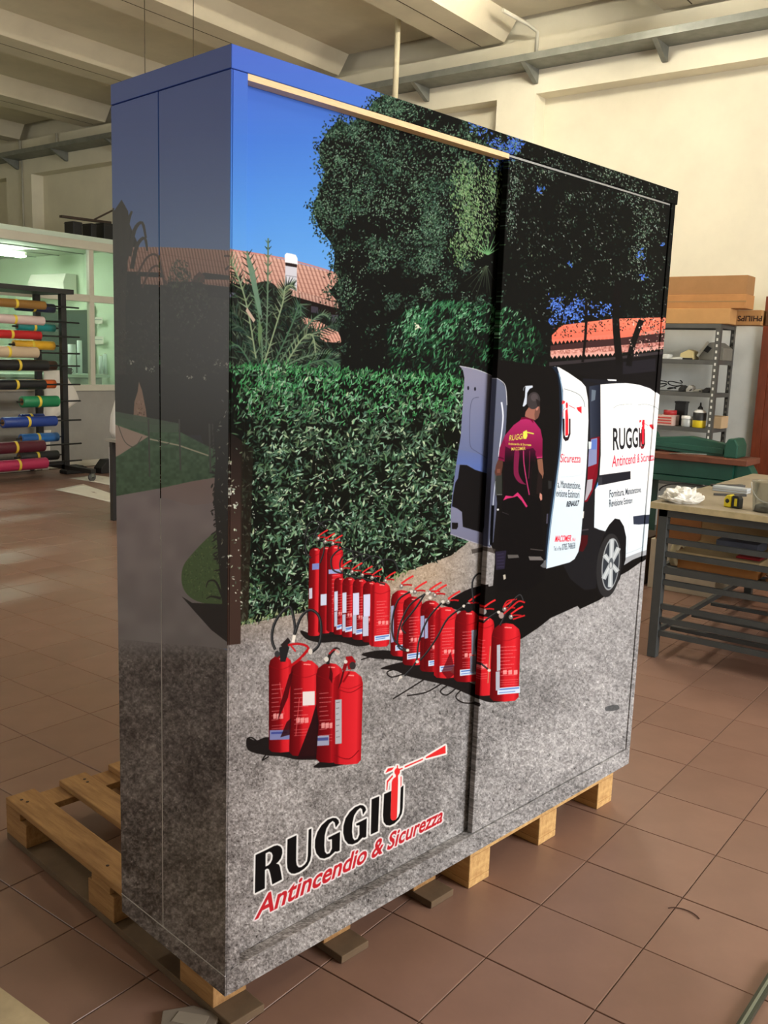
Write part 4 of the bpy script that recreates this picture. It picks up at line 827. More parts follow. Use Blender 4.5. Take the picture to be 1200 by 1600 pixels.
# ------------------------------------------------------------------ the printed cabinet
CW, CD, CH, ZB = 1.8114, .4414, 2.0, .144
CT, ST = math.cos(TH), math.sin(TH)
def croom(X, Y, Z): return np.stack([X * CT + Y * ST, -X * ST + Y * CT, Z + ZB], -1)
DEN = 820
def rectify(src, kind, plane, a0, a1):
    """read the painted print off at each texel of a panel plane"""
    na, nz = int((a1 - a0) * DEN), int(CH * DEN)
    A, Z = np.meshgrid(a0 + (np.arange(na) + .5) / na * (a1 - a0), (np.arange(nz) + .5) / nz * CH)
    p = project(croom(A, np.full_like(A, plane), Z) if kind == 'front' else croom(np.full_like(A, plane), A, Z))
    x = np.clip((p[..., 0] - PX0) * PS - .5, 8, PW - 10); y = np.clip((p[..., 1] - PY0) * PS - .5, 8, PH - 10)
    if kind == 'side': x = np.minimum(x, (364.5 - PX0) * PS)
    xi, yi = x.astype(int), y.astype(int); fx, fy = (x - xi)[..., None], (y - yi)[..., None]
    t = (src[yi, xi] * (1 - fx) + src[yi, xi + 1] * fx) * (1 - fy) + (src[yi + 1, xi] * (1 - fx) + src[yi + 1, xi + 1] * fx) * fy
    return np.clip(t, 0, 1)
def print_mat(name, tex, rough=.5, spec=.012):
    h, w = tex.shape[:2]
    im = bpy.data.images.new(name, w, h, alpha=False); px = np.ones((h, w, 4), np.float32); px[..., :3] = tex * .93
    im.pixels.foreach_set(px.ravel()); im.update(); im.pack()
    m = bpy.data.materials.new(name); m.use_nodes = True; nt = m.node_tree; b = nt.nodes['Principled BSDF']
    ti = nt.nodes.new('ShaderNodeTexImage'); ti.image = im; ti.extension = 'EXTEND'; nt.links.new(ti.outputs[0], b.inputs['Base Color'])
    b.inputs['Roughness'].default_value = rough; b.inputs['Specular IOR Level'].default_value = spec
    return m
DLY = .032
MF = print_mat('printed_front_wrap', rectify(img, 'front', 0.0, 0, CW))
ML = print_mat('printed_door_wrap', rectify(img, 'front', DLY, 0, .95))
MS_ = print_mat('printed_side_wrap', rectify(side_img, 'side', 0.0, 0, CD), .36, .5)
cab = thing('display_cabinet', 'tall sliding door cabinet wrapped in a printed photograph, standing on wooden pallets', 'cabinet', (0, 0, ZB), -TH)
M_core = mat('white_melamine_board', (186, 186, 184), .5)
def panel(name, x0, x1, y0, y1, z0, z1, tex='front', parent=cab, bev=.0012):
    o = MB().box(x0, x1, y0, y1, z0, z1).build(name, MF, parent); me = o.data; me.materials.clear()
    for m in ((ML,) if tex == 'left' else (MF, MS_)): me.materials.append(m)
    uv = me.uv_layers.new(name='UVMap')
    for p in me.polygons:
        sd = tex == 'front' and p.normal.x < -.5
        p.material_index = 1 if sd else 0
        for li in p.loop_indices:
            c = me.vertices[me.loops[li].vertex_index].co
            a = c.y / CD if sd else (c.x / .95 if tex == 'left' else c.x / CW)
            if tex == 'right' and abs(p.normal.x) > .5: a = (c.x + (.002 if p.normal.x < 0 else -.002)) / CW
            uv.data[li].uv = (a, (c.z + (c.y if abs(p.normal.z) > .5 and not sd else 0)) / CH)
    if bev:
        b = o.modifiers.new('bevel', 'BEVEL'); b.width = bev; b.segments = 1
    return o
MB().box(.02, 1.79, .056, CD - .004, .012, 1.95).build('carcass', M_core, cab)
MB().box(.004, .0185, .004, CD - .004, .004, 1.955).build('side_core', M_core, cab)
panel('side_panel', 0, .004, .0005, .2493, .0515, 1.9555); panel('side_panel', 0, .004, .2513, CD, .0515, 1.9555)
M_seam = mat('white_seam_edge', (206, 206, 206), .5)
tag(MB().box(-.0004, .003, .2494, .2512, .0512, 1.10).build('seam_strip', M_seam, cab), 'white seam between the side panels'); tag(MB().box(-.0004, .003, .002, CD, .0496, .0514).build('seam_strip', M_seam, cab), 'white seam above the plinth')
panel('side_plinth', 0, .004, .0005, CD, 0, .0495)
panel('top_cap', 0, CW, 0, CD, 1.957, CH)
panel('stile', .004, .040, 0, .03, .0635, 1.9555); panel('stile', 1.7735, CW - .012, 0, .03, .0635, 1.9555, 'right')
MB().box(CW - .03, CW - .012, .03, CD, 0, 1.9555).build('end_panel', M_core, cab)
panel('base_rail', 0.004, CW - .012, 0, .031, 0, .062)
panel('sliding_door', .037, .92, DLY, DLY + .018, .05, 1.95, 'left'); panel('sliding_door', .886, 1.7715, .004, .022, .064, 1.9475, 'right')
tag(MB().box(.0405, .8835, .0015, .030, 1.944, 1.9562).build('door_track', mat('raw_pine_strip', (226, 190, 140), .6, .12, 40, stretch=(1, 8, 8)), cab), 'bare pine track strip')
tag(MB().box(.888, 1.772, .006, .03, 1.9505, 1.9555).build('door_track', mat('aluminium_track', (150, 150, 146), .4, metal=.6), cab), 'thin aluminium track')

# ------------------------------------------------------------------ wooden pallets under it
M_wood = mat('pale_pallet_wood', (214, 176, 116), .75, rgb2=(176, 132, 78), scale=5, stretch=(9, 1, 9), bump=.15)
M_wood2 = mat('weathered_pallet_wood', (178, 136, 84), .8, rgb2=(138, 98, 56), scale=6, stretch=(9, 1, 9), bump=.15)
M_nail = mat('rusty_nail', (60, 42, 30), .7)
def pallet(label, x0, x1, y0, y1, nb, bw, md, ml, back=0.0):
    p = thing('wooden_pallet', label, 'pallet', (0, 0, 0), -TH, 'wooden pallets under the cabinet')
    L = y1 - y0; bx = [x0 + bw / 2 + k * (x1 - x0 - bw) / (nb - 1) for k in range(nb)]
    first = None; nail = None
    for x in bx:
        d = MB().box(-bw / 2, bw / 2, back, L, .122, .143).build('deck_board', md, p, (x, y0, 0), bevel=.003) if first is None else shared('deck_board', first, p, (x, y0, 0)); first = first or d
        for yy in (y1 - .05, y1 - .075, y0 + L / 2 + .02, y0 + L / 2 - .02):
            dx = random.uniform(-.028, .028)
            if nail is None: nail = MB().lathe([(0, .1442), (.005, .1440), (.005, .142)], 8).build('nail', M_nail, p, (x + dx, yy, 0)); 
            else: shared('nail', nail, p, (x + dx, yy, 0))
    for y in (y0 + back, y0 + L / 2 - .05, y1 - .10): MB().box(x0, x1, y, y + .10, .100, .1215).build('stringer_board', md, p, bevel=.002)
    xb = (x0, (x0 + x1) / 2 - .05, x1 - .1)
    f2 = f3 = None
    for x in xb:
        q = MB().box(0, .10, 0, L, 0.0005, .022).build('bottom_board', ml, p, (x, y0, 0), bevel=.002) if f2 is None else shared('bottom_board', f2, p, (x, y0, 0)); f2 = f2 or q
        for y in (y0 + back, y0 + L / 2 - .07, y1 - .14):
            w = MB().box(0, .10, 0, .14, .0225, .0995).build('block', md, p, (x, y, 0), bevel=.003) if f3 is None else shared('block', f3, p, (x, y, 0)); f3 = f3 or w
    return p
pallet('worn wooden pallet sticking out behind the narrow left side of the cabinet', .05, .865, .045, 1.235, 5, .095, M_wood2, mat('grey_brown_pallet_foot', (104, 84, 62), .85, .25, 8), .07)  # grey-brown bottom boards darkened for the shade beneath the cabinet
pallet('pale pine pallet under the right half of the cabinet front', .925, 1.757, .035, 1.235, 5, .11, M_wood, M_wood)
# ------------------------------------------------------------------ lamps of the hall
M_white = mat('white_enamel', (226, 224, 214), .4)
def tube_lamp(label, u, v, z, L, st, col=(255, 248, 230), grp='fluorescent ceiling lamps', along='u', hang=True):
    t = thing('fluorescent_lamp', label, 'lamp', (u, v, z), 0 if along == 'u' else math.pi / 2, grp)
    MB().prism([(-.035, .02), (-.03, .06), (.03, .06), (.035, .02)], -L / 2, L / 2, 'X').build('housing', M_white, t)
    for s in (-.045, .045): MB().tube([(-L / 2 + .03, s, -.0), (L / 2 - .03, s, -.0)], .016, 10).build('lamp_tube', emit('lamp_glow_%g' % st if not bpy.data.materials.get('lamp_glow_%g' % st) else 'lamp_glow', col, st), t)
    for x in (-L / 2 + .04, L / 2 - .04): MB().box(x - .012, x + .012, -.06, .06, -.018, .03).build('tube_holder', M_white, t)
    if hang:
        for x in (-L / 3, L / 3): MB().tube([(x, 0, .06), (x, 0, ZC + .2 - z)], .006, 6).build('hanging_rod', M_white, t)
    return t
tube_lamp('twin tube lamp just above the picture near the cable tray corner', 5.3, 2.25, 4.55, 1.2, 370)
tube_lamp('twin tube lamp near the ceiling above the vinyl rack', 1.5, 7.8, 4.0, 1.5, 150)
tube_lamp('twin tube lamp near the ceiling at the right of the work table', 4.4, -2.4, 4.2, 1.5, 60)  # added out of view to brighten the cabinet front without glare
tube_lamp('twin tube lamp near the ceiling on the window side', 1.9, -3.0, 4.2, 1.5, 50)  # second added lamp, also out of view, lighting the front

# ------------------------------------------------------------------ cable tray on the back wall
M_galv = mat('galvanised_steel', (124, 126, 118), .55, .2, 9, metal=.35)
M_pipe = mat('grey_plastic_conduit', (176, 172, 156), .5)
ty = thing('cable_tray', 'galvanised cable tray running along the top of the back wall', 'cable tray', (UB, 0, 4.335))
MB().box(-.30, -.004, VR + .1, VE - .1, 0, .003).box(-.302, -.299, VR + .1, VE - .1, 0, .062).box(-.007, -.004, VR + .1, VE - .1, 0, .062).build('trough', M_galv, ty)
for k in range(-5, 9):
    v = 3.2 + 1.265 * k
    if VR + .3 < v < VE - .3:
        MB().prism([(-.29, 0), (-.004, 0), (-.004, -.125), (-.035, -.125)], v - .022, v + .022, 'Y').build('bracket', M_galv, ty)
M_cab = mat('grey_cable', (120, 116, 104), .6)
for (v, du, a) in [(3.16, -.06, 1), (11.0, -.02, 2), (11.95, -.02, 2)]:
    MB().tube([(-.05 + du, v, .03), (-.05 + du, v, .30), (-.12 + du, v + .05, .35), (-.5 + du, v + .12, .38)] if a == 1 else [(-.03, v, .03), (-.03, v, .28)], .018, 8).build('conduit', M_pipe, ty)
MB().tube([(-.02, 11.93, -.01), (-.02, 11.93, -1.31)], .012, 6).build('conduit', M_pipe, ty)
tag(MB().tube([ou(624, -20, 6.3).tolist(), ou(617, 160, 6.3).tolist()], .028, 10).build('hanging_conduit', mat('cream_conduit', (206, 196, 164), .5)), 'thin cream conduit dropping from the ceiling behind the cabinet top', 'pipe')
for px, ya, yb in [(226, 40, 130), (302, 10, 110)]:
    a_ = ov(px, ya, 5.55); b_ = ov(px, yb, 5.55)
    tag(MB().tube([(a_[0], a_[1], ZC + .2), (a_[0], a_[1], 3.4)], .004, 5).build('hanging_wire', mat('dark_wire', (84, 74, 54), .6)), 'thin wire hanging from the ceiling, %s of the two' % ('left' if px < 250 else 'right'), 'wire')

# ------------------------------------------------------------------ door at the far right of the back wall
dv = float(ou(1184, 620, UB)[1])
dr_ = thing('door_1', None, None, (UB, dv, 0)); tag(dr_, kind='structure')
M_dw = mat('red_brown_door_wood', (120, 56, 32), .45, .25, 6, stretch=(6, 6, 1))
MB().box(-.05, -.001, -.07, 0, 0, 2.12).build('jamb', M_dw, dr_); MB().box(-.05, -.001, -1.02, -.95, 0, 2.12).build('jamb', M_dw, dr_); MB().box(-.05, -.001, -1.02, 0, 2.12, 2.19).build('lintel', M_dw, dr_)
MB().box(-.035, -.001, -.948, -.072, .005, 2.118).build('leaf', M_dw, dr_)
for z0, z1 in ((.2, .95), (1.1, 1.95)): MB().box(-.042, -.034, -.82, -.2, z0, z1).build('leaf_panel', M_dw, dr_, bevel=.004)
MB().tube([(-.035, -.86, 1.02), (-.09, -.86, 1.02), (-.09, -.74, 1.02)], .009, 8).build('handle', M_galv, dr_)

# ------------------------------------------------------------------ slotted-angle shelving with boxes
SU, SUB = 6.42, 6.82
M_sh = mat('dark_grey_shelf_steel', (96, 96, 92), .45, .12, 8, metal=.5)
M_hole = mat('slot_hole', (214, 214, 206), .8)
sv0 = float(ou(1126, 520, SU)[1]); sv1 = sv0 + 1.25
zs = [float(ou(1120, y, SU)[2]) for y in (506, 563, 615, 671)] + [.62, .15]
sf = thing('shelving_unit', 'grey slotted steel shelving unit against the back wall', 'shelf', (SU, sv0, 0))
for u in (0, SUB - SU):
    for v in (0, sv1 - sv0):
        s = 1 if v == 0 else -1; t = 1 if u == 0 else -1
        po = MB().box(u - .002, u + .002, v, v + .04 * s, 0, zs[0] - .001).box(u, u + .04 * t, v - .002, v + .002, 0, zs[0] - .001).build('post', M_sh, sf)
        hm = MB()
        if v == 0:
            for k in range(int((zs[0] - .1) / .05)): hm.box(u - .0035, u - .0022, v + .014, v + .028, .1 + k * .05, .122 + k * .05)
            tag(hm.build('slots', M_hole, po), kind='stuff')
for z in zs:
    MB().box(-.002, SUB - SU + .002, .002, sv1 - sv0 - .002, z - .004, z).box(-.003, 0, .002, sv1 - sv0, z - .035, z).box(SUB - SU, SUB - SU + .003, .002, sv1 - sv0, z - .035, z).box(0, SUB - SU, .0, .003, z - .035, z).build('shelf_board', M_sh, sf)

def carton(label, u0, u1, v0, v1, z0, z1, col, grp=None, tape=True, rot=0.0, name='cardboard_box', rgb=None, flap=False):
    c = thing(name, label, 'box', ((u0 + u1) / 2, (v0 + v1) / 2, z0), rot, grp); a, b, h = (u1 - u0) / 2, (v1 - v0) / 2, z1 - z0
    m = mat('cardboard_%d_%d_%d' % col, col, .85, .10, 7, .04)
    MB().box(-a, a, -b, b, 0.0005, h).build('body', m, c, bevel=.004)
    MB().box(-a - .0008, a + .0008, -.012, .012, h * .2, h + .001).build('seam', mat('cardboard_seam', (120, 88, 54), .8), c) if flap else None
    if tape: MB().box(-a - .001, -a + .001, -b, b, h * .46, h * .54).build('tape', mat('tan_tape', (150, 116, 70), .35), c)
    return c
def vz(x0, x1, y0, y1, u):     # wall-parallel rectangle (v0, v1, z0, z1) under four photo limits
    a, b = ou(x0, (y0 + y1) / 2, u), ou(x1, (y0 + y1) / 2, u); c, d = ou((x0 + x1) / 2, y0, u), ou((x0 + x1) / 2, y1, u)
    return float(b[1]), float(a[1]), float(d[2]), float(c[2])
bv0, _, _, bz = vz(1040, 1140, 480, 505, SU); zt = zs[0]
h1 = vz(1040, 1140, 481, 505, SU); hh = h1[3] - h1[2]
carton('lowest of three long brown boxes on top of the shelving', SU + .0, SU + .19, h1[0], h1[0] + 1.15, zt, zt + hh, (188, 142, 88), 'long boxes on the shelving', False)
h2 = vz(1043, 1166, 459, 481, SU + .02); h2h = h2[3] - h2[2]
carton('middle long brown box with torn taped end on the shelving', SU + .02, SU + .24, h2[0], h2[0] + 1.3, zt + hh, zt + hh + h2h, (178, 126, 74), 'long boxes on the shelving')
carton('uppermost long brown box of the pile on the shelving', SU + .04, SU + .25, h2[0] + .01, h2[0] + 1.28, zt + hh + h2h, zt + hh + h2h + .15, (158, 116, 72), 'long boxes on the shelving', False)
pz = vz(1149, 1191, 482, 505, SU + .22)
pb = carton('brown box lettered upside down, poking out past the shelving top', SU + .20, SU + .38, pz[0], pz[0] + 1.2, zt, zt + hh * .98, (182, 136, 84), None, False)
def lettering(txt, m, parent, loc, rot, size, name='lettering', bold=.01):
    cu = bpy.data.curves.new(name, 'FONT'); cu.body = txt; cu.size = size; cu.align_x = 'CENTER'; cu.align_y = 'CENTER'; cu.offset = bold * size; cu.extrude = .0004; cu.resolution_u = 3
    ob = bpy.data.objects.new(name, cu); me = ob.to_mesh(); m2 = me.copy(); ob.to_mesh_clear(); bpy.data.objects.remove(ob); bpy.data.curves.remove(cu)
    m2.materials.clear(); m2.materials.append(m); o = bpy.data.objects.new(name, m2); COL.objects.link(o); o.parent = parent; o.location = loc; o.rotation_euler = rot; return o
lv = float(ou(1172, 496, SU + .2)[1]) - (pz[0] + .6)
lettering('PHILIPS', mat('dark_brown_ink', (52, 32, 20), .8), pb, (-.0915, lv, hh * .45), (math.radians(90), math.radians(180), math.radians(-90)), .062, bold=.02)
carton('small dark brown carton on top of the shelving beside the door', SU + .25, SU + .40, pz[0] - .12, pz[0] - .02, zt, zt + hh * 1.05, (104, 70, 42), None, False)

def onshelf(x, y, u): p = ou(x, y, u); return float(p[1])
PXM = lambda n, u: n * abs(float(np.linalg.norm(ou(1100, 600, u) - CAM))) / FPX         # n photo pixels in metres at that depth
ua = SU + .16
# second shelf: grey machine, cream handset, white box, papers
v = onshelf(1119, 550, SU + .24); z = zs[1]
t = thing('old_plotter', 'grey plastic machine with a pointed black opening on the second shelf', 'machine', (SU + .24, v, z))
MB().prism([(-.10, 0.0005), (.10, 0.0005), (.10, .08), (.02, .145), (-.03, .15), (-.10, .10)], -.12, .12, 'X').build('body', mat('warm_grey_plastic', (118, 116, 106), .5, .08, 8), t, bevel=.006)
MB().prism([(.03, .06), (.085, .085), (.05, .125), (.0, .10)], -.126, -.119, 'X').build('opening', mat('matt_black', (20, 20, 20), .7), t)
MB().bar((-.128, .11, .03), (-.128, .03, .15), .014, .02).build('cover_edge', mat('pale_grey_plastic', (190, 190, 180), .5), t)
v = onshelf(1078, 553, ua)
t = thing('desk_calculator', 'cream wedge-shaped device on the second shelf beside the grey machine', 'device', (ua, v, z)); MB().prism([(-.06, .0005), (.06, .0005), (.06, .05), (-.01, .085), (-.05, .07)], -.07, .07, 'X').build('body', mat('cream_plastic', (210, 194, 140), .5), t, bevel=.008); MB().box(-.071, .0, -.05, .05, .0007, .014).build('foot_strip', mat('matt_black', (20, 20, 20), .7), t)
carton('small white box at the left of the second shelf', ua - .14, ua - .02, onshelf(1046, 555, ua - .1), onshelf(1036, 555, ua - .1) + .06, z, z + .04, (206, 206, 200), None, False, name='small_box')
t = thing('paper_sheets', 'flat pile of pale papers on the second shelf', 'paper', (ua, onshelf(1062, 558, ua), z)); 
for k in range(3): MB().box(-.12 + k * .02, .10, -.05, .06 - k * .02, .0005 + k * .006, .006 + k * .006).build('sheet', mat('pale_paper', (196, 196, 188), .8), t)
# third shelf: cables, pliers, dark tools
z = zs[2]; M_blk = mat('black_rubber', (26, 26, 26), .55)
for k, (x, r_) in enumerate([(1028, .055), (1056, .04)]):
    t = thing('cable_coil', ['larger coil of black cable at the left of the third shelf', 'smaller coil of black cable on the third shelf'][k], 'cable', (ua - .04, onshelf(x, 614, ua), z), 0, 'cable coils on the third shelf')
    MB().tube([(r_ * 1.0 * math.cos(a), r_ * 1.5 * math.sin(a), .012 + .012 * math.sin(a * 1.5 + k) + .002 * i) for i, a in enumerate(np.linspace(0, 12, 40))], .005, 6).build('coil', M_blk, t)
for k, (x, w_, h_, c_, lab, nm) in enumerate([(1068, .06, .055, (36, 36, 34), 'black clamp lying on the third shelf', 'clamp'), (1080, .06, .06, (170, 168, 160), 'pale folded bracket on the third shelf', 'bracket'), (1093, .09, .03, (140, 138, 128), 'grey flat tool on the third shelf', 'tool'), (1107, .08, .045, (40, 38, 36), 'dark pouch at the right of the third shelf', 'pouch')]):
    t = thing('shelf_' + nm, lab, nm, (ua - .05, onshelf(x, 612, ua - .05), z), 0)
    MB().prism([(-w_ / 2, .0005), (w_ / 2, .0005), (w_ / 2, h_ * .4), (w_ * .1, h_), (-w_ * .3, h_ * .8)], -.05, .05, 'X').build('body', mat('tool_%d' % k, c_, .5), t, bevel=.004); MB().tube([(-.03, -w_ * .3, h_ * .5), (-.09, -w_ * .3, .012)], .006, 6).build('grip', M_blk, t)
# fourth shelf
z = zs[3]
v0, v1, _, _ = vz(1028, 1055, 648, 664, ua - .1)
rb = carton('white box with red print on the fourth shelf', ua - .16, ua, v0, v1, z, z + PXM(16, SU), (206, 176, 164), None, False, name='printed_box')
for k in range(3): MB().box(-.0815, -.08, -(v1 - v0) * .42, (v1 - v0) * .42, PXM(3 + k * 4, SU), PXM(5 + k * 4, SU)).build('print_stripe', mat('red_ink', (190, 66, 60), .7), rb)
t = thing('tape_roll', 'red and white roll of tape on the printed box', 'tape', (ua - .08, (v0 + v1) / 2 - .02, z + PXM(16, SU))); MB().lathe([(.03, 0.001), (.055, .001), (.055, .04), (.03, .04), (.03, .001)], 24).build('tape', mat('red_tape', (170, 40, 44), .5), t); MB().lathe([(.026, .002), (.0295, .002), (.0295, .042), (.026, .042), (.026, .002)], 20).build('core', mat('pale_grey_plastic', (190, 190, 180), .5), t)
t = thing('dark_cup', 'dark square cup standing on the fourth shelf', 'cup', (ua + .08, onshelf(1063, 660, ua + .08), z)); MB().box(-.045, .045, -.045, .045, 0.0005, .20).build('body', mat('charcoal_plastic', (46, 46, 46), .5), t, bevel=.008); MB().box(-.049, .049, -.049, .049, .19, .205).build('rim', mat('charcoal_plastic', (46, 46, 46), .5), t, bevel=.003)
t = thing('plastic_jar', 'small clear jar with white lid on the fourth shelf', 'jar', (ua - .1, onshelf(1073, 660, ua - .1), z)); MB().lathe([(0, .0008), (.04, .0008), (.044, .01), (.044, .06), (.038, .07)], 20).build('body', mat('milky_plastic', (176, 180, 178), .25), t); MB().lathe([(.046, .068), (.046, .092), (0, .094)], 20).build('lid', mat('white_plastic', (220, 220, 216), .4), t)
t = thing('spray_bottle', 'black and yellow bottle with pointed cap on the fourth shelf', 'bottle', (ua - .1, onshelf(1092, 664, ua - .1), z)); s_ = PXM(1, SU)
MB().lathe([(0, .0008), (.05, .0008), (.054, .008), (.054, s_ * 11)], 24).build('yellow_label', mat('yellow_label', (226, 200, 40), .4), t); MB().lathe([(.0545, s_ * 11), (.0545, s_ * 22), (.05, s_ * 22.5)], 24).build('black_label', M_blk, t); MB().lathe([(.05, s_ * 22.3), (.048, s_ * 24.5), (.02, s_ * 27)], 24).build('shoulder', mat('white_plastic', (220, 220, 216), .4), t); MB().lathe([(.022, s_ * 26.5), (.02, s_ * 30), (.008, s_ * 32), (.006, s_ * 37), (0, s_ * 37.2)], 14).build('nozzle', M_blk, t)
carton('beige carton behind the right post of the fourth shelf', ua - .06, ua + .12, *vz(1108, 1130, 648, 666, ua - .02)[:2], z, z + PXM(18, SU), (190, 164, 128), None, False)

# ------------------------------------------------------------------ green bending machine in front of the shelving
GU = 5.95
M_grn = mat('dark_green_enamel', (26, 78, 62), .42, .18, 6); M_bed = mat('red_brown_bed', (110, 62, 42), .55, .25, 8)
g0, g1, gz0, gz1 = vz(1027, 1160, 684, 712, GU)
bedz = float(ou(1090, 711, GU - .1)[2])
t = thing('bending_machine', 'green sheet bending machine with a red-brown bed by the shelving', 'machine', (GU, g0, 0)); L = g1 - g0 + .12
def gz(y): return float(ou(1090, y, GU)[2])
MB().prism([(.10, gz(712)), (L - .10, gz(706)), (L - .10, gz(688)), (L * .5, gz(682)), (.10, gz(690))], -.05, .05, 'X').build('clamp_beam', M_grn, t, bevel=.006)
MB().prism([(.12, gz(706)), (L - .12, gz(701)), (L - .12, gz(694)), (.12, gz(697))], -.062, -.049, 'X').build('beam_rib', M_grn, t, bevel=.003)
for y in (.0, L - .10): MB().prism([(y, bedz), (y + .10, bedz), (y + .10, gz(690)), (y + .075, gz(680)), (y + .025, gz(680)), (y, gz(690))], -.12, .12, 'X').build('end_housing', M_grn, t, bevel=.01)
MB().box(-.20, .16, -.10, L + .04, bedz - .045, bedz).build('bed', M_bed, t, bevel=.005)
MB().box(-.12, .12, .02, L - .02, bedz - .17, bedz - .046).build('apron', M_grn, t)
MB().box(-.16, .10, -.02, L, bedz - .22, bedz - .175).build('lower_beam', M_grn, t, bevel=.004)
for y in (.05, L - .12): MB().box(-.10, .10, y, y + .07, .0005, bedz - .175).build('leg', M_grn, t, bevel=.004)
MB().prism([(-.08, bedz - .05), (-.13, bedz - .13), (-.06, bedz - .2), (.02, bedz - .2), (.02, bedz - .05)], -.08, .06, 'X').build('end_bracket', M_grn, t, bevel=.004)
MB().tube([(-.205, L - .3, bedz + .0), (-.205, L * .5, bedz + .012), (-.205, .2, bedz + .02)], .005, 6).build('rule_rod', M_galv, t)
t = tag(MB().tube([(GU - .18, g0 + .30 + .25 * math.cos(a), bedz - .30 + .08 * math.sin(a)) for a in np.linspace(0, 3.4, 16)], .006, 6).build('hanging_cable', M_blk), 'thin black cable looped below the green machine', 'cable')

# ------------------------------------------------------------------ steel work table on the right
TU, TV, TZ = 3.46, .41, .86
M_top = mat('worn_beige_table_top', (150, 138, 116), .5, .16, 5, .04); M_edge = mat('pale_chipboard_edge', (190, 176, 136), .8, .15, 20); M_st = mat('grey_painted_steel', (66, 70, 70), .5, .15, 8)
tb = thing('work_table', 'long steel-framed work table with a beige top and slatted lower racks', 'table', (TU, TV, 0)); TL, TW = 1.92, 2.4
top = MB().box(0, TL, -TW, 0, TZ - .032, TZ).build('table_top', M_top, tb, bevel=.002)
MB().box(-.004, 0, -TW, 0, TZ - .033, TZ - .001).build('front_edging', M_edge, tb); MB().box(0, TL, 0, .004, TZ - .033, TZ - .001).build('side_edging', M_edge, tb)
for x in (.03, TL - .08):
    for y in (-.035, -TW + .06): MB().box(x, x + .05, y - .05, y, .0005, TZ - .034).build('leg', M_st, tb, bevel=.003)
MB().box(.03, TL - .03, -.085, -.035, TZ - .075, TZ - .034).box(.03, .08, -TW + .06, -.086, TZ - .075, TZ - .034).build('top_frame', M_st, tb)
for z in (.73, .655, .58, .425, .29, .215, .14): MB().box(.04, .065, -TW + .06, -.086, z - .014, z + .014).build('rail', M_st, tb)
for z in (.73, .655, .58, .425, .29, .215, .14): MB().box(TL - .07, TL - .045, -TW + .06, -.086, z - .014, z + .014).build('rail', M_st, tb)
for z in (.50, .14): MB().box(.081, TL - .081, -.075, -.05, z - .014, z + .014).build('side_rail', M_st, tb)
for k in range(7):
    x = .15 + k * .26; MB().box(x, x + .03, -TW + .06, -.086, .484, .500).build('shelf_slat', M_st, tb)
MB().box(.036, .08, -TW + .06, -.086, .475, .512).build('shelf_lip', M_st, tb)
for k in range(5): MB().bar((.2 + k * .35, -.1, .14), (.2 + k * .35, -TW + .1, .14), .03, .02).build('lower_slat', M_st, tb)
# on the table
def ontable(x, y, z=TZ): return oz(x, y, z)
p = ontable(1065, 785); t = thing('crumpled_tissue', 'crumpled white tissue on the corner of the work table', 'tissue', (p[0], p[1], TZ), .3)
bm = bmesh.new(); bmesh.ops.create_icosphere(bm, subdivisions=4, radius=1)
from mathutils import noise as mnoise
for q in bm.verts:
    n = mnoise.noise(q.co * 2.2) * .35 + mnoise.noise(q.co * 5) * .16; q.co = Vector((q.co.x * .075 * (1 + n), q.co.y * .10 * (1 + n), max((q.co.z * .5 + .33) * .085 * (1 + n * 1.6), .0008)))
me = bpy.data.meshes.new('tissue'); bm.to_mesh(me); bm.free(); me.materials.append(mat('white_tissue', (240, 238, 230), .9)); o = bpy.data.objects.new('tissue', me); COL.objects.link(o); o.parent = t
p = ontable(1145, 793); t = thing('tape_measure', 'yellow and black tape measure on the work table', 'tape measure', (p[0], p[1], TZ), -.25)
M_y = mat('yellow_plastic', (226, 206, 24), .4)
MB().prism([(-.045, .0006), (.0, .0006), (.0, .062), (-.012, .068), (-.034, .066), (-.045, .05)][::-1], -.02, .02, 'X').build('case', M_blk, t, bevel=.005); MB().prism([(.002, .0006), (.043, .0006), (.043, .045), (.03, .064), (.012, .068), (.002, .06)], -.022, .022, 'X').build('yellow_case', M_y, t, bevel=.006); MB().prism([(-.032, .012), (-.018, .012), (-.018, .052), (-.032, .052)], -.0225, -.019, 'X').build('yellow_stripe', M_y, t); MB().lathe([(0, -.0235), (.011, -.0232), (.012, -.021)], 16, (0, 0.022, .034), 'X').build('hub', M_blk, t)
p = ontable(1190, 800); t = thing('plastic_bucket', 'clear plastic tub with a few screws on the work table', 'tub', (p[0] + .03, p[1] - .02, TZ))
gm = glass('clear_plastic', (.86, .88, .88), .1, .16)
MB().lathe([(0, .002), (.072, .002), (.084, .15), (.089, .15), (.089, .156), (.081, .156), (.0705, .004), (0, .004)], 32).build('tub', gm, t); MB().lathe([(0, .0045), (.066, .0045), (.062, .03), (.03, .042), (0, .036)], 20).build('contents', mat('grey_screws', (92, 92, 90), .5, .5, 60, metal=.5), t)
MB().tube([(.0, .09 * math.cos(a) * 1.02, .145 - .10 * math.sin(a)) for a in np.linspace(0, math.pi, 20)], .0025, 6).build('handle', mat('white_plastic', (220, 220, 216), .4), t)
a, b = ontable(1121, 769), ontable(1164, 768); t = thing('sanding_block', 'pale grey slab lying on the work table behind the tape measure', 'slab', ((a[0] + b[0]) / 2, (a[1] + b[1]) / 2, TZ)); MB().box(-.04, .04, -.10, .10, .0006, .03).build('body', mat('pale_grey_block', (172, 178, 182), .6), t, bevel=.003); MB().box(-.041, .041, -.101, .101, .012, .016).build('seam', mat('tool_2', (140, 138, 128), .5), t)
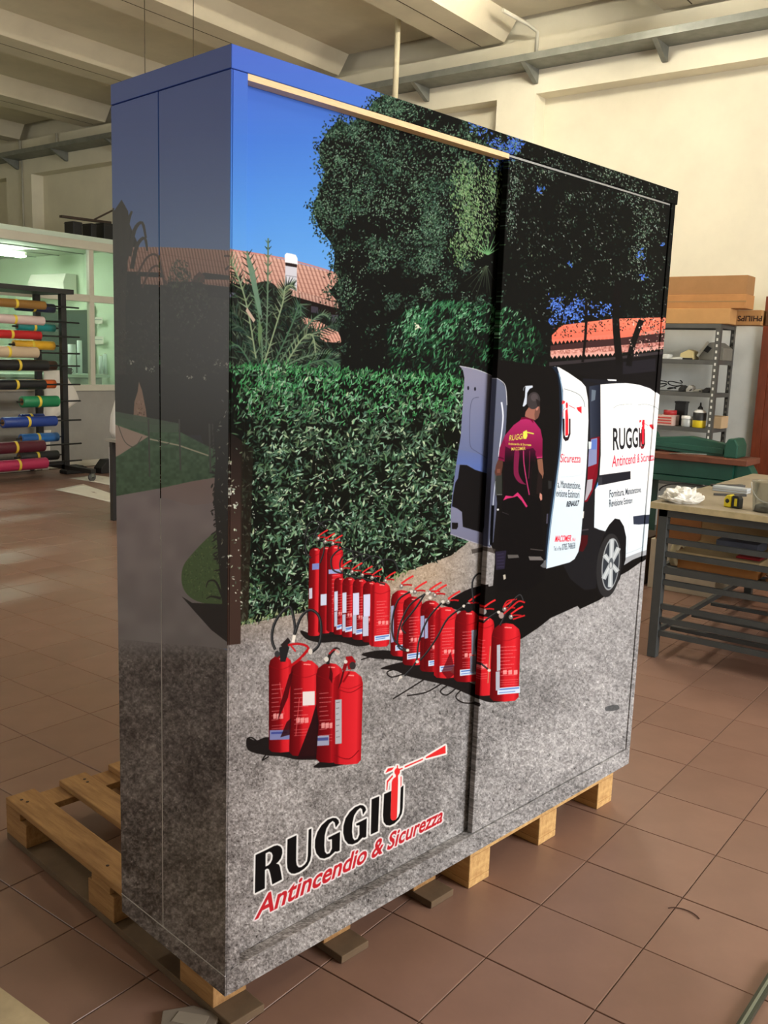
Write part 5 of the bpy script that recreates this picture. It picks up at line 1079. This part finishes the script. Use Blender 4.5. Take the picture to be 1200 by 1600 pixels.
for k, (q, r_, lb) in enumerate([((1112, 760), (1162, 761), 'dark flat bar lying furthest back on the work table'), ((1115, 774), (1166, 776), 'thin dark rod lying in front of the pale slab')]):
    a, b = ontable(*q), ontable(*r_); t = thing('metal_bar', lb, 'bar', (0, 0, TZ)); MB().bar((a[0], a[1], .007), (b[0], b[1], .007), .04 if k == 0 else .01, .012).build('bar', mat('dark_metal', (52, 50, 46), .5, metal=.5), t); MB().bar((b[0], b[1] + .01, .0145), (b[0], b[1] + .03, .0145), .03 if k == 0 else .009, .002).build('end_mark', M_galv, t)
# under the table
def under(name, label, cat, u0, u1, v0, v1, z0, z1, col, lid=None):
    t = thing(name, label, cat, ((u0 + u1) / 2, (v0 + v1) / 2, z0)); a, b, h = (u1 - u0) / 2, (v1 - v0) / 2, z1 - z0
    MB().box(-a, a, -b, b, .0008, h).build('body', mat('under_%d_%d_%d' % col, col, .8, .12, 8), t, bevel=.003)
    if lid: MB().box(-a - .003, a + .003, -b - .003, b + .003, h, h + .012).build('lid', mat('under_%d_%d_%d' % lid, lid, .8), t, bevel=.002)
    return t
S0 = .513
def uv_(x, y, z): return oz(x, y, z)
under('wood_offcut', 'orange-brown timber offcut lowest on the table rack', 'timber', TU + .12, TU + .50, -.14, .28, S0 - .012, S0 + .035, (176, 116, 58))
under('cardboard_tray', 'pale cardboard tray resting on the timber offcut', 'box', TU + .10, TU + .52, -.15, .29, S0 + .037, S0 + .085, (196, 172, 128))
under('red_folder', 'red folder lying on the cardboard tray under the table', 'folder', TU + .13, TU + .30, -.14, -.02, S0 + .087, S0 + .10, (150, 24, 28))
under('blue_grey_case', 'blue-grey case inside the table rack', 'case', TU + .30, TU + .50, -.08, .14, S0 + .0875, S0 + .14, (104, 110, 130))
t = thing('cardboard_flap_box', 'open tan carton standing at the back of the table rack', 'box', (TU + .75, .06, S0 - .012)); m = mat('under_tan', (168, 138, 96), .85, .1, 8)
MB().box(-.15, -.147, -.24, .26, .0008, .20).box(.147, .15, -.24, .26, .0008, .20).box(-.15, .15, .257, .26, .0008, .20).box(-.15, .15, -.24, -.237, .0008, .20).box(-.15, .15, -.24, .26, .0006, .004).build('body', m, t); MB().bar((-.15, .0, .20), (-.24, .0, .235), .48, .003).build('flap', m, t)
t = thing('masking_tape_roll', 'cream roll of tape on edge at the left of the table rack', 'tape', (TU + .16, .30, S0 - .013)); MB().lathe([(.045, -.02), (.065, -.02), (.065, .02), (.045, .02), (.045, -.02)], 24, (0, 0, .066), 'Y').build('tape', mat('cream_tape', (206, 190, 150), .7), t); MB().lathe([(.041, -.021), (.0445, -.021), (.0445, .021), (.041, .021), (.041, -.021)], 24, (0, 0, .066), 'Y').build('core', mat('cardboard_core', (150, 112, 74), .8), t)
under('yellow_sheet_pad', 'yellow pad lying on the table rack', 'pad', TU + .25, TU + .62, -.52, -.20, S0 - .0125, S0 + .03, (168, 154, 40))
t = thing('steel_reel', 'shiny steel reel on the front of the table rack', 'reel', (TU + .16, -.235, S0 - .012)); MB().lathe([(.0, .001), (.065, .001), (.065, .008), (.04, .01), (.04, .03), (.065, .032), (.065, .04), (0, .041)], 28).build('reel', mat('bright_steel', (190, 190, 190), .25, metal=.9), t); MB().lathe([(0, .0412), (.014, .0412), (.014, .046), (0, .046)], 14).build('hub', M_blk, t)
t = thing('steel_clamp', 'dark clamp with bright jaws on the table rack', 'clamp', (TU + .17, -.40, S0 - .012)); MB().box(-.03, .03, -.06, .05, .001, .03).build('body', mat('dark_metal', (52, 50, 46), .5, metal=.5), t, bevel=.004); MB().tube([(-.03, .02, .032), (-.03, -.08, .045)], .009, 8).build('jaw', mat('bright_steel', (190, 190, 190), .25, metal=.9), t); MB().tube([(.02, .03, .03), (.02, -.07, .05)], .008, 8).build('handle', M_blk, t)
a = oz(1010, 955); under('floor_carton', 'brown carton on top of the white box beside the table leg', 'box', 5.05, 5.40, .52, .95, .36, .60, (140, 92, 50), None)
under('floor_white_box', 'white box standing on the floor beyond the table leg', 'box', 5.05, 5.42, .50, .98, 0, .3595, (190, 180, 160), None)
under('dark_crate', 'dark brown crate on the floor under the green machine', 'crate', 5.1, 5.42, 1.02, 1.45, 0, .34, (66, 46, 34), (54, 38, 28))
for k in range(2): under('tool_case', ['grey tool case on the floor under the table, nearer the corner leg', 'grey tool case on the floor under the table, further right'][k], 'case', TU + 1.1, TU + 1.5, -.9 - k * .75, -.35 - k * .75, .151, .36, (70, 70, 64), (58, 58, 54))

# ------------------------------------------------------------------ vinyl roll rack on the left
RU, RV = 5.27, 8.40
M_rk = mat('black_rack_steel', (28, 27, 26), .5, .1, 6)
rk = thing('roll_rack', 'black steel rack on casters holding coloured vinyl rolls', 'rack', (RU, RV, 0)); RH = 2.18
for x in (0, -2.3):
    MB().box(x - .05, x + .02, -.03, .03, .10, RH).build('post', M_rk, rk); MB().box(x - .05, x + .02, .50, .56, .10, RH).build('post', M_rk, rk)
    MB().box(x - .05, x + .02, -.55, .80, .10, .15).build('foot_bar', M_rk, rk)
    for y in (-.5, .75):
        w = MB().lathe([(.012, -.014), (.045, -.014), (.05, -.008), (.05, .008), (.045, .014), (.012, .014)], 16, (x, y, .0505), 'Y').build('caster', mat('grey_caster', (70, 70, 68), .5), rk); MB().box(x - .02, x + .02, y - .02, y + .02, .055, .10).build('caster_fork', M_galv, w)
MB().box(-2.45, .10, -.07, .60, RH, RH + .055).build('top_beam', M_rk, rk); MB().box(-2.3, 0, -.02, .02, .16, .20).build('base_bar', M_rk, rk); MB().box(-2.3, 0, .51, .55, .16, .20).build('base_bar', M_rk, rk)
M_band = mat('yellow_band', (226, 196, 60), .5)
rolls = [  # right end, height (crop px), diameter, colour, plane, left end or None, label
    (222, 440, 40, (140, 102, 48), 0, None, 'olive gold vinyl roll in the top row of the rack'), (268, 455, 42, (34, 38, 72), 1, 80, 'navy vinyl roll behind the olive gold roll'),
    (215, 517, 42, (208, 186, 180), 0, None, 'pale pink vinyl roll in the second row of the rack'), (270, 553, 36, (28, 138, 136), 1, 85, 'teal vinyl roll in the rack below the navy roll'),
    (200, 590, 40, (178, 30, 34), 0, None, 'bright red vinyl roll near the top of the rack'), (266, 641, 42, (232, 176, 44), 1, 68, 'yellow vinyl roll in the rack below the teal roll'),
    (184, 675, 52, (200, 178, 148), 0, None, 'beige vinyl roll in the middle of the rack'), (233, 740, 52, (28, 28, 30), 0, None, 'thick black vinyl roll below the beige roll'), (275, 740, 46, (74, 48, 36), 1, 120, 'dark brown vinyl roll end behind the thick black roll'),
    (222, 835, 46, (24, 25, 30), 0, None, 'black vinyl roll just above the green roll'), (272, 832, 42, (226, 102, 40), 1, 90, 'orange vinyl roll behind the lower black roll'), (286, 918, 54, (26, 120, 76), 0, 108, 'green vinyl roll in the lower half of the rack'),
    (276, 1016, 50, (34, 62, 138), 0, 12, 'deep blue vinyl roll below the green roll'), (215, 1000, 40, (28, 52, 122), 1, 100, 'dark blue vinyl roll behind the deep blue roll'), (286, 1096, 44, (48, 112, 184), 1, 104, 'light blue vinyl roll near the bottom of the rack'),
    (216, 1140, 56, (84, 26, 42), 0, None, 'maroon vinyl roll near the bottom of the rack'), (286, 1186, 46, (42, 42, 42), 1, 95, 'short black vinyl roll behind the lowest rolls'), (230, 1226, 54, (178, 46, 88), 0, None, 'magenta vinyl roll, lowest of the rack')]
for xr, yc_, d, c, pl, xl, lab in rolls:
    v = RV - .13 if pl == 0 else RV + .24
    e = ov(xr / 3.2, 340 + yc_ / 3.2, v); r_ = d / 3.2 / 2 * np.linalg.norm(e - CAM) / FPX * .97
    L = 1.35 if xl is None else float(e[0] - ov(xl / 3.2, 340 + yc_ / 3.2, v)[0])
    t = thing('vinyl_roll', lab, 'vinyl roll', (float(e[0]), v, float(e[2])), 0, 'vinyl rolls on the rack')
    MB().lathe([(r_ * .62, 0), (r_ * .97, 0), (r_, -.004), (r_, -L + .004), (r_ * .97, -L), (r_ * .62, -L)], 28, axis='X').build('film', mat('vinyl_%d_%d_%d' % c, c, .38, .04, 3), t)
    MB().lathe([(r_ * .52, -.004), (r_ * .62, .003), (r_ * .62, -L), (r_ * .52, -L), (r_ * .52, -.004)], 24, axis='X').build('core', mat('cardboard_core', (150, 112, 74), .8), t)
    for f_ in ((.30,) if pl == 0 else (.55,)):
        b = MB().lathe([(r_ * 1.0, -.016), (r_ * 1.03, -.012), (r_ * 1.03, .012), (r_ * 1.0, .016)], 28, (-min(f_ * 1.2, L * .55), 0, 0), 'X').build('paper_band', M_band, t)
    MB().tube([(RU + .12 - float(e[0]), 0, 0), (-L - .06, 0, 0)], .010, 8).build('hanger_rod', M_rk, t)

# ------------------------------------------------------------------ things around the partition
M_pap = mat('white_backing_paper', (216, 210, 198), .8, .05, 5)
def sheet(name, label, pts, parent=None, thick=.002, m=M_pap, bend=.0):
    """a paper sheet given by its corner points, subdivided and gently waved"""
    P = [np.array(p, float) for p in pts]; n = 8; v = []; f = []
    for i in range(n + 1):
        for j in range(n + 1):
            s, t_ = i / n, j / n; q = (P[0] * (1 - s) + P[1] * s) * (1 - t_) + (P[3] * (1 - s) + P[2] * s) * t_
            q = q + np.array([0, -1, .5]) * bend * math.sin(s * 5 + t_ * 3) * math.sin(math.pi * t_); v.append(q)
    c = np.mean(v, 0); c[2] = min(q[2] for q in v)
    f = [(i * (n + 1) + j, (i + 1) * (n + 1) + j, (i + 1) * (n + 1) + j + 1, i * (n + 1) + j + 1) for i in range(n) for j in range(n)]
    o = MB().add([q - c for q in v], f, True).build(name, m, None, c.tolist()); sd = o.modifiers.new('thickness', 'SOLIDIFY'); sd.thickness = thick; return tag(o, label, 'paper')
VS = VP - .12
sheet('hanging_paper', 'white paper sheet hanging at the right of the roll rack', [ov(68, 580, VS), ov(101, 578, VS), ov(124, 626, VS), ov(66, 668, VS)], bend=.03)
sheet('hanging_paper', 'narrow white paper hanging low behind the rack post', [ov(64, 672, VS + .07), ov(80, 672, VS + .07), ov(76, 735, VS + .07), ov(66, 736, VS + .07)], bend=.02)
sheet('floor_sheet', 'white sheet lying on the floor nearest the rack caster', [oz(86, 765, .004), oz(130, 756, .004), oz(184, 775, .004), oz(178, 786, .004)], bend=.008)
sheet('floor_sheet', 'white sheet on the floor against the partition', [oz(108, 747, .004), oz(150, 742, .004), oz(188, 748, .004), oz(184, 760, .004)], bend=.008)
for k, (x, y, w_, h_) in enumerate([(117, 735, .34, .10), (168, 734, .30, .17)]):
    p = oz(x, y + 4, 0); t = thing('black_pedal', ['low black foot pedal against the partition', 'taller black motor block beside the partition, next to the cabinet'][k], 'machine', (float(p[0]), min(float(p[1]), VP - .2), 0))
    MB().prism([(-w_ / 2, .0006), (w_ / 2, .0006), (w_ / 2, h_ * .5), (w_ * .2, h_), (-w_ * .2, h_), (-w_ / 2, h_ * .4)], -.08, .08, 'Y').build('body', M_blk, t, bevel=.008); MB().tube([(0, .08, h_ * .5), (.1, .12, .02)], .01, 6).build('cord', M_blk, t)
p = oz(178, 813); t = thing('steel_table', 'grey table with square steel legs half hidden behind the cabinet', 'table', (float(p[0]), float(p[1]), 0)); Z7 = float(np.linalg.norm(p[:2] - CAM[:2])) * 0 + .76
MB().box(-.05, 1.3, -.95, .05, Z7 - .03, Z7).build('table_top', mat('grey_laminate', (158, 154, 146), .5), t, bevel=.003)
for x in (0, 1.2):
    for y in (0, -.9): MB().box(x - .022, x + .022, y - .022, y + .022, .0005, Z7 - .031).build('leg', mat('leg_dark', (50, 48, 46), .5), t)
MB().box(-.024, .0225, .0225, .0245, .30, .68).build('leg_label', mat('white_plastic', (220, 220, 216), .4), t); MB().box(-.02, 1.2, -.02, .02, .26, .30).build('stretcher', mat('grey_painted_steel', (66, 70, 70), .5), t)
q = (float(p[0]) + .10, float(p[1]) - .02); t = thing('white_bag', 'white plastic bag with a black patch on the grey table', 'bag', (q[0], q[1], Z7))
MB().lathe([(0, .0008), (.09, .0008), (.12, .06), (.11, .2), (.07, .34), (.03, .42), (0, .43)], 20).build('bag', mat('white_plastic_film', (222, 220, 216), .5), t); MB().prism([(-.05, .10), (.04, .10), (.05, .26), (-.04, .28)], -.135, -.115, 'Y').build('patch', M_blk, t)

# clutter on the partition's top rail
for k, (x0, x1, y0, y1, lb) in enumerate([(110, 124, 365, 374, 'small black box at the left end of the clutter on the partition'), (138, 146, 361, 372, 'small black box in the middle of the clutter on the partition'), (158, 178, 360, 373, 'large black case on top of the partition')]):
    a = ov(x0, y1, VP + .25); b = ov(x1, y0, VP + .25); zb_ = ztop if False else 3.0005
    t = thing('black_case', lb, 'case', (float(a[0] + b[0]) / 2, VP + .28, 3.0), 0, 'black cases on the office roof'); w_ = float(b[0] - a[0]); h_ = float(b[2] - a[2])
    MB().box(-w_ / 2, w_ / 2, -.10, .10, .0005, h_ + .09).build('body', M_blk, t, bevel=.006); MB().box(-w_ / 2 - .004, w_ / 2 + .004, -.104, .104, h_ * .75 + .09, h_ * .82 + .09).build('lid_seam', mat('dark_metal', (52, 50, 46), .5, metal=.5), t)
a, b = ov(101, 360, VP + .2), ov(178, 356, VP + .2); t = thing('dark_plank', 'dark bar lying across the black cases on the partition', 'bar', (0, VP + .28, 0)); hz_ = 3.0 + .09 + float(ov(111, 365, VP + .25)[2] - ov(111, 374, VP + .25)[2]) + .065
MB().bar((float(a[0]), 0, hz_), (float(b[0]), 0, hz_ + .02), .06, .03).build('bar', mat('dark_wood_bar', (60, 46, 34), .6), t); MB().bar((float(b[0]) - .25, 0, hz_ + .03), (float(b[0]) + .1, 0, hz_ + .22), .02, .02).build('arm', mat('dark_wood_bar', (60, 46, 34), .6), t)

# ------------------------------------------------------------------ inside the office
VO = VE - .1
p = ov(4, 396, VP + 1.6); tube_lamp('bright lamp on the office ceiling seen through the glass', float(p[0]) - .25, VP + 1.6, 2.80, 1.2, 130, (255, 255, 246), 'office lamps', hang=False)
tube_lamp('lamp further along inside the office ceiling', 2.2, VP + 2.2, 2.80, 1.2, 130, (246, 255, 246), 'office lamps', hang=False)
UO = UB - .04
t = thing('air_conditioner', 'white air conditioner high on the office wall', 'air conditioner', (UO, float(ou(92, 448, UO)[1]), float(ou(92, 460, UO)[2])))
MB().prism([(-.22, .0), (-.001, -.02), (-.001, .28), (-.18, .28), (-.23, .16)], -.45, .45, 'Y').build('body', M_white, t, bevel=.012); MB().box(-.225, -.16, -.40, .40, -.012, .012).build('louver', mat('pale_grey_plastic', (190, 190, 180), .5), t)
dd = ou(132, 540, UO); dv0, dv1 = float(ou(141, 540, UO)[1]), float(ou(126, 540, UO)[1])
d2 = thing('door_2', None, None, (UO, dv0, 0)); tag(d2, kind='structure'); M_dk = mat('dark_green_door', (44, 62, 54), .5)
MB().box(-.04, -.001, -.05, dv1 - dv0 + 1.0, 0, 2.1).build('leaf', M_dk, d2); MB().box(-.06, -.001, -.12, -.05, 0, 2.16).build('jamb', M_alu, d2); MB().tube([(-.04, .08, 1.0), (-.09, .08, 1.0), (-.09, .2, 1.0)], .01, 6).build('handle', M_galv, d2)
t = thing('wall_notice', 'white notice on the dark office door, upper of two', 'notice', (UO - .05, float(ou(158, 503, UO)[1]), float(ou(158, 506, UO)[2]))); MB().box(0, .003, -.10, .10, 0, .09).build('sheet', M_pap, t); MB().box(-.001, .0, -.08, .08, .05, .06).build('print_line', mat('grey_ink', (140, 150, 146), .8), t)
t = thing('wall_notice', 'white notice on the dark office door, lower of two', 'notice', (UO - .05, float(ou(158, 534, UO)[1]), float(ou(158, 538, UO)[2]))); MB().box(0, .003, -.12, .12, 0, .11).build('sheet', M_pap, t); MB().box(-.001, .0, -.1, .1, .06, .07).build('print_line', mat('grey_ink', (140, 150, 146), .8), t)
zc_ = float(ov(120, 585, VP + .5)[2])
ct = thing('office_counter', 'pale counter inside the office behind the glass', 'counter', (4.9, VP + .75, 0)); MB().box(-3.5, 1.9, -.35, .35, zc_ - .04, zc_).build('worktop', mat('pale_green_laminate', (182, 200, 184), .4), ct, bevel=.003); MB().box(-3.4, 1.8, -.30, .30, .0005, zc_ - .041).build('body', mat('office_cabinet', (160, 170, 158), .6), ct)
for k, (x, y0, y1, w_) in enumerate([(113, 538, 583, 11), (125, 532, 583, 7), (158, 556, 580, 6), (165, 553, 580, 6), (171, 556, 580, 7), (177, 555, 580, 6)]):
    b_ = ov(x, 582, VP + .72); h_ = float(ov(x, y0, VP + .72)[2]) - zc_; r_ = w_ / 2 * np.linalg.norm(b_ - CAM) / FPX
    t = thing('paper_roll', ['thick white roll standing on the office counter', 'slim tall white roll beside the thick roll on the counter', 'first white roll right of the mullion on the counter', 'second white roll right of the mullion on the counter', 'third white roll right of the mullion on the counter', 'white roll on the counter nearest the cabinet'][k], 'roll', (float(b_[0]), VP + .72, zc_), 0, 'white rolls on the office counter')
    MB().lathe([(r_ * .5, .001), (r_, .001), (r_, h_), (r_ * .5, h_), (r_ * .45, h_ - .02)], 20).build('paper', mat('white_roll_paper', (214, 226, 224), .7), t); MB().lathe([(r_ * .38, .002), (r_ * .48, .002), (r_ * .48, h_ + .004), (r_ * .38, h_ + .004), (r_ * .38, .002)], 16).build('core', mat('cardboard_core', (150, 112, 74), .8), t)
t = thing('small_dark_cup', 'small dark cup on the office counter by the thick roll', 'cup', (float(ov(108, 582, VP + .5)[0]), VP + .5, zc_)); MB().lathe([(0, .001), (.035, .001), (.04, .09), (.036, .09), (.031, .006), (0, .006)], 16).build('cup', M_blk, t); MB().tube([(.038, 0, .02), (.062, 0, .035), (.062, 0, .06), (.038, 0, .07)], .005, 6).build('handle', M_blk, t)
for k, (x0, x1) in enumerate([(20, 60), (66, 110)]):
    u_ = float(ov(x0, 480, VO)[0])
t = thing('wall_cabinet', 'pale cupboard on the far office wall', 'cupboard', (float(ov(30, 445, VE - .06)[0]), VE - .06, 1.4)); MB().box(-.5, .5, -.30, 0, 0, .9).build('body', mat('office_cabinet', (160, 170, 158), .6), t, bevel=.004); MB().box(-.49, -.01, -.318, -.301, .01, .89).build('door', M_white, t); MB().box(.01, .49, -.318, -.301, .01, .89).build('door', M_white, t)

# ------------------------------------------------------------------ bits near the camera
a = oz(0, 1543, .03); b = oz(78, 1600, .03)
dv_ = b - a; dv_ /= np.linalg.norm(dv_); n_ = np.array([-dv_[1], dv_[0], 0]); n_ = n_ if n_ @ (a - np.array([.3, .3, 0])) > 0 else -n_
pts = [a - dv_ * .35, b + dv_ * .5, b + dv_ * .5 + n_ * .5, a - dv_ * .35 + n_ * .5]; c = np.mean(pts, 0)
t = thing('beige_board', 'beige board lying on the floor in the bottom left corner', 'board', (c[0], c[1], 0)); MB().prism([(p[0] - c[0], p[1] - c[1]) for p in pts], .0006, .03).build('board', mat('beige_board', (176, 158, 124), .7, .14, 10), t, bevel=.002); MB().prism([(p[0] * .999 - c[0] * .999, p[1] * .999 - c[1] * .999) for p in pts], .0301, .031).build('surface', mat('beige_board_face', (180, 162, 128), .65, .14, 14), t)
a, b = oz(1160, 1600, .012), oz(1204, 1528, .012); d_ = (b - a); t = thing('metal_strip', 'dark metal strip on the floor at the bottom right', 'strip', (float(a[0]), float(a[1]), 0))
MB().bar((-d_[0] * .6, -d_[1] * .6, .008), (d_[0] * 1.4, d_[1] * 1.4, .008), .022, .014).build('strip', mat('green_grey_strip', (64, 70, 58), .4, metal=.3), t); MB().bar((-d_[0] * .6, -d_[1] * .6, .0165), (d_[0] * 1.4, d_[1] * 1.4, .0165), .006, .003).build('ridge', mat('pale_ridge', (120, 124, 106), .4), t)
p = oz(296, 1598); t = thing('plastic_scrap', 'grey plastic scrap on the floor under the cabinet corner', 'scrap', (float(p[0]), float(p[1]), 0), .6); MB().prism([(-.05, -.06), (.02, -.07), (.045, 0), (.02, .07), (-.03, .06)], .0006, .012).build('scrap', mat('grey_scrap', (128, 118, 106), .5), t, bevel=.002); MB().prism([(-.03, -.04), (.01, -.045), (.02, .03), (-.015, .04)], .0121, .0135).build('fold', mat('grey_scrap_light', (150, 140, 126), .5), t)
p = oz(1066, 1433); tag(MB().tube([(p[0] + .04 * math.cos(a), p[1] + .05 * math.sin(a), .002) for a in np.linspace(-1, 1.2, 10)], .0015, 5).build('thread', mat('brown_thread', (74, 44, 32), .7)), 'short dark curved thread on the floor tiles at right', 'thread')
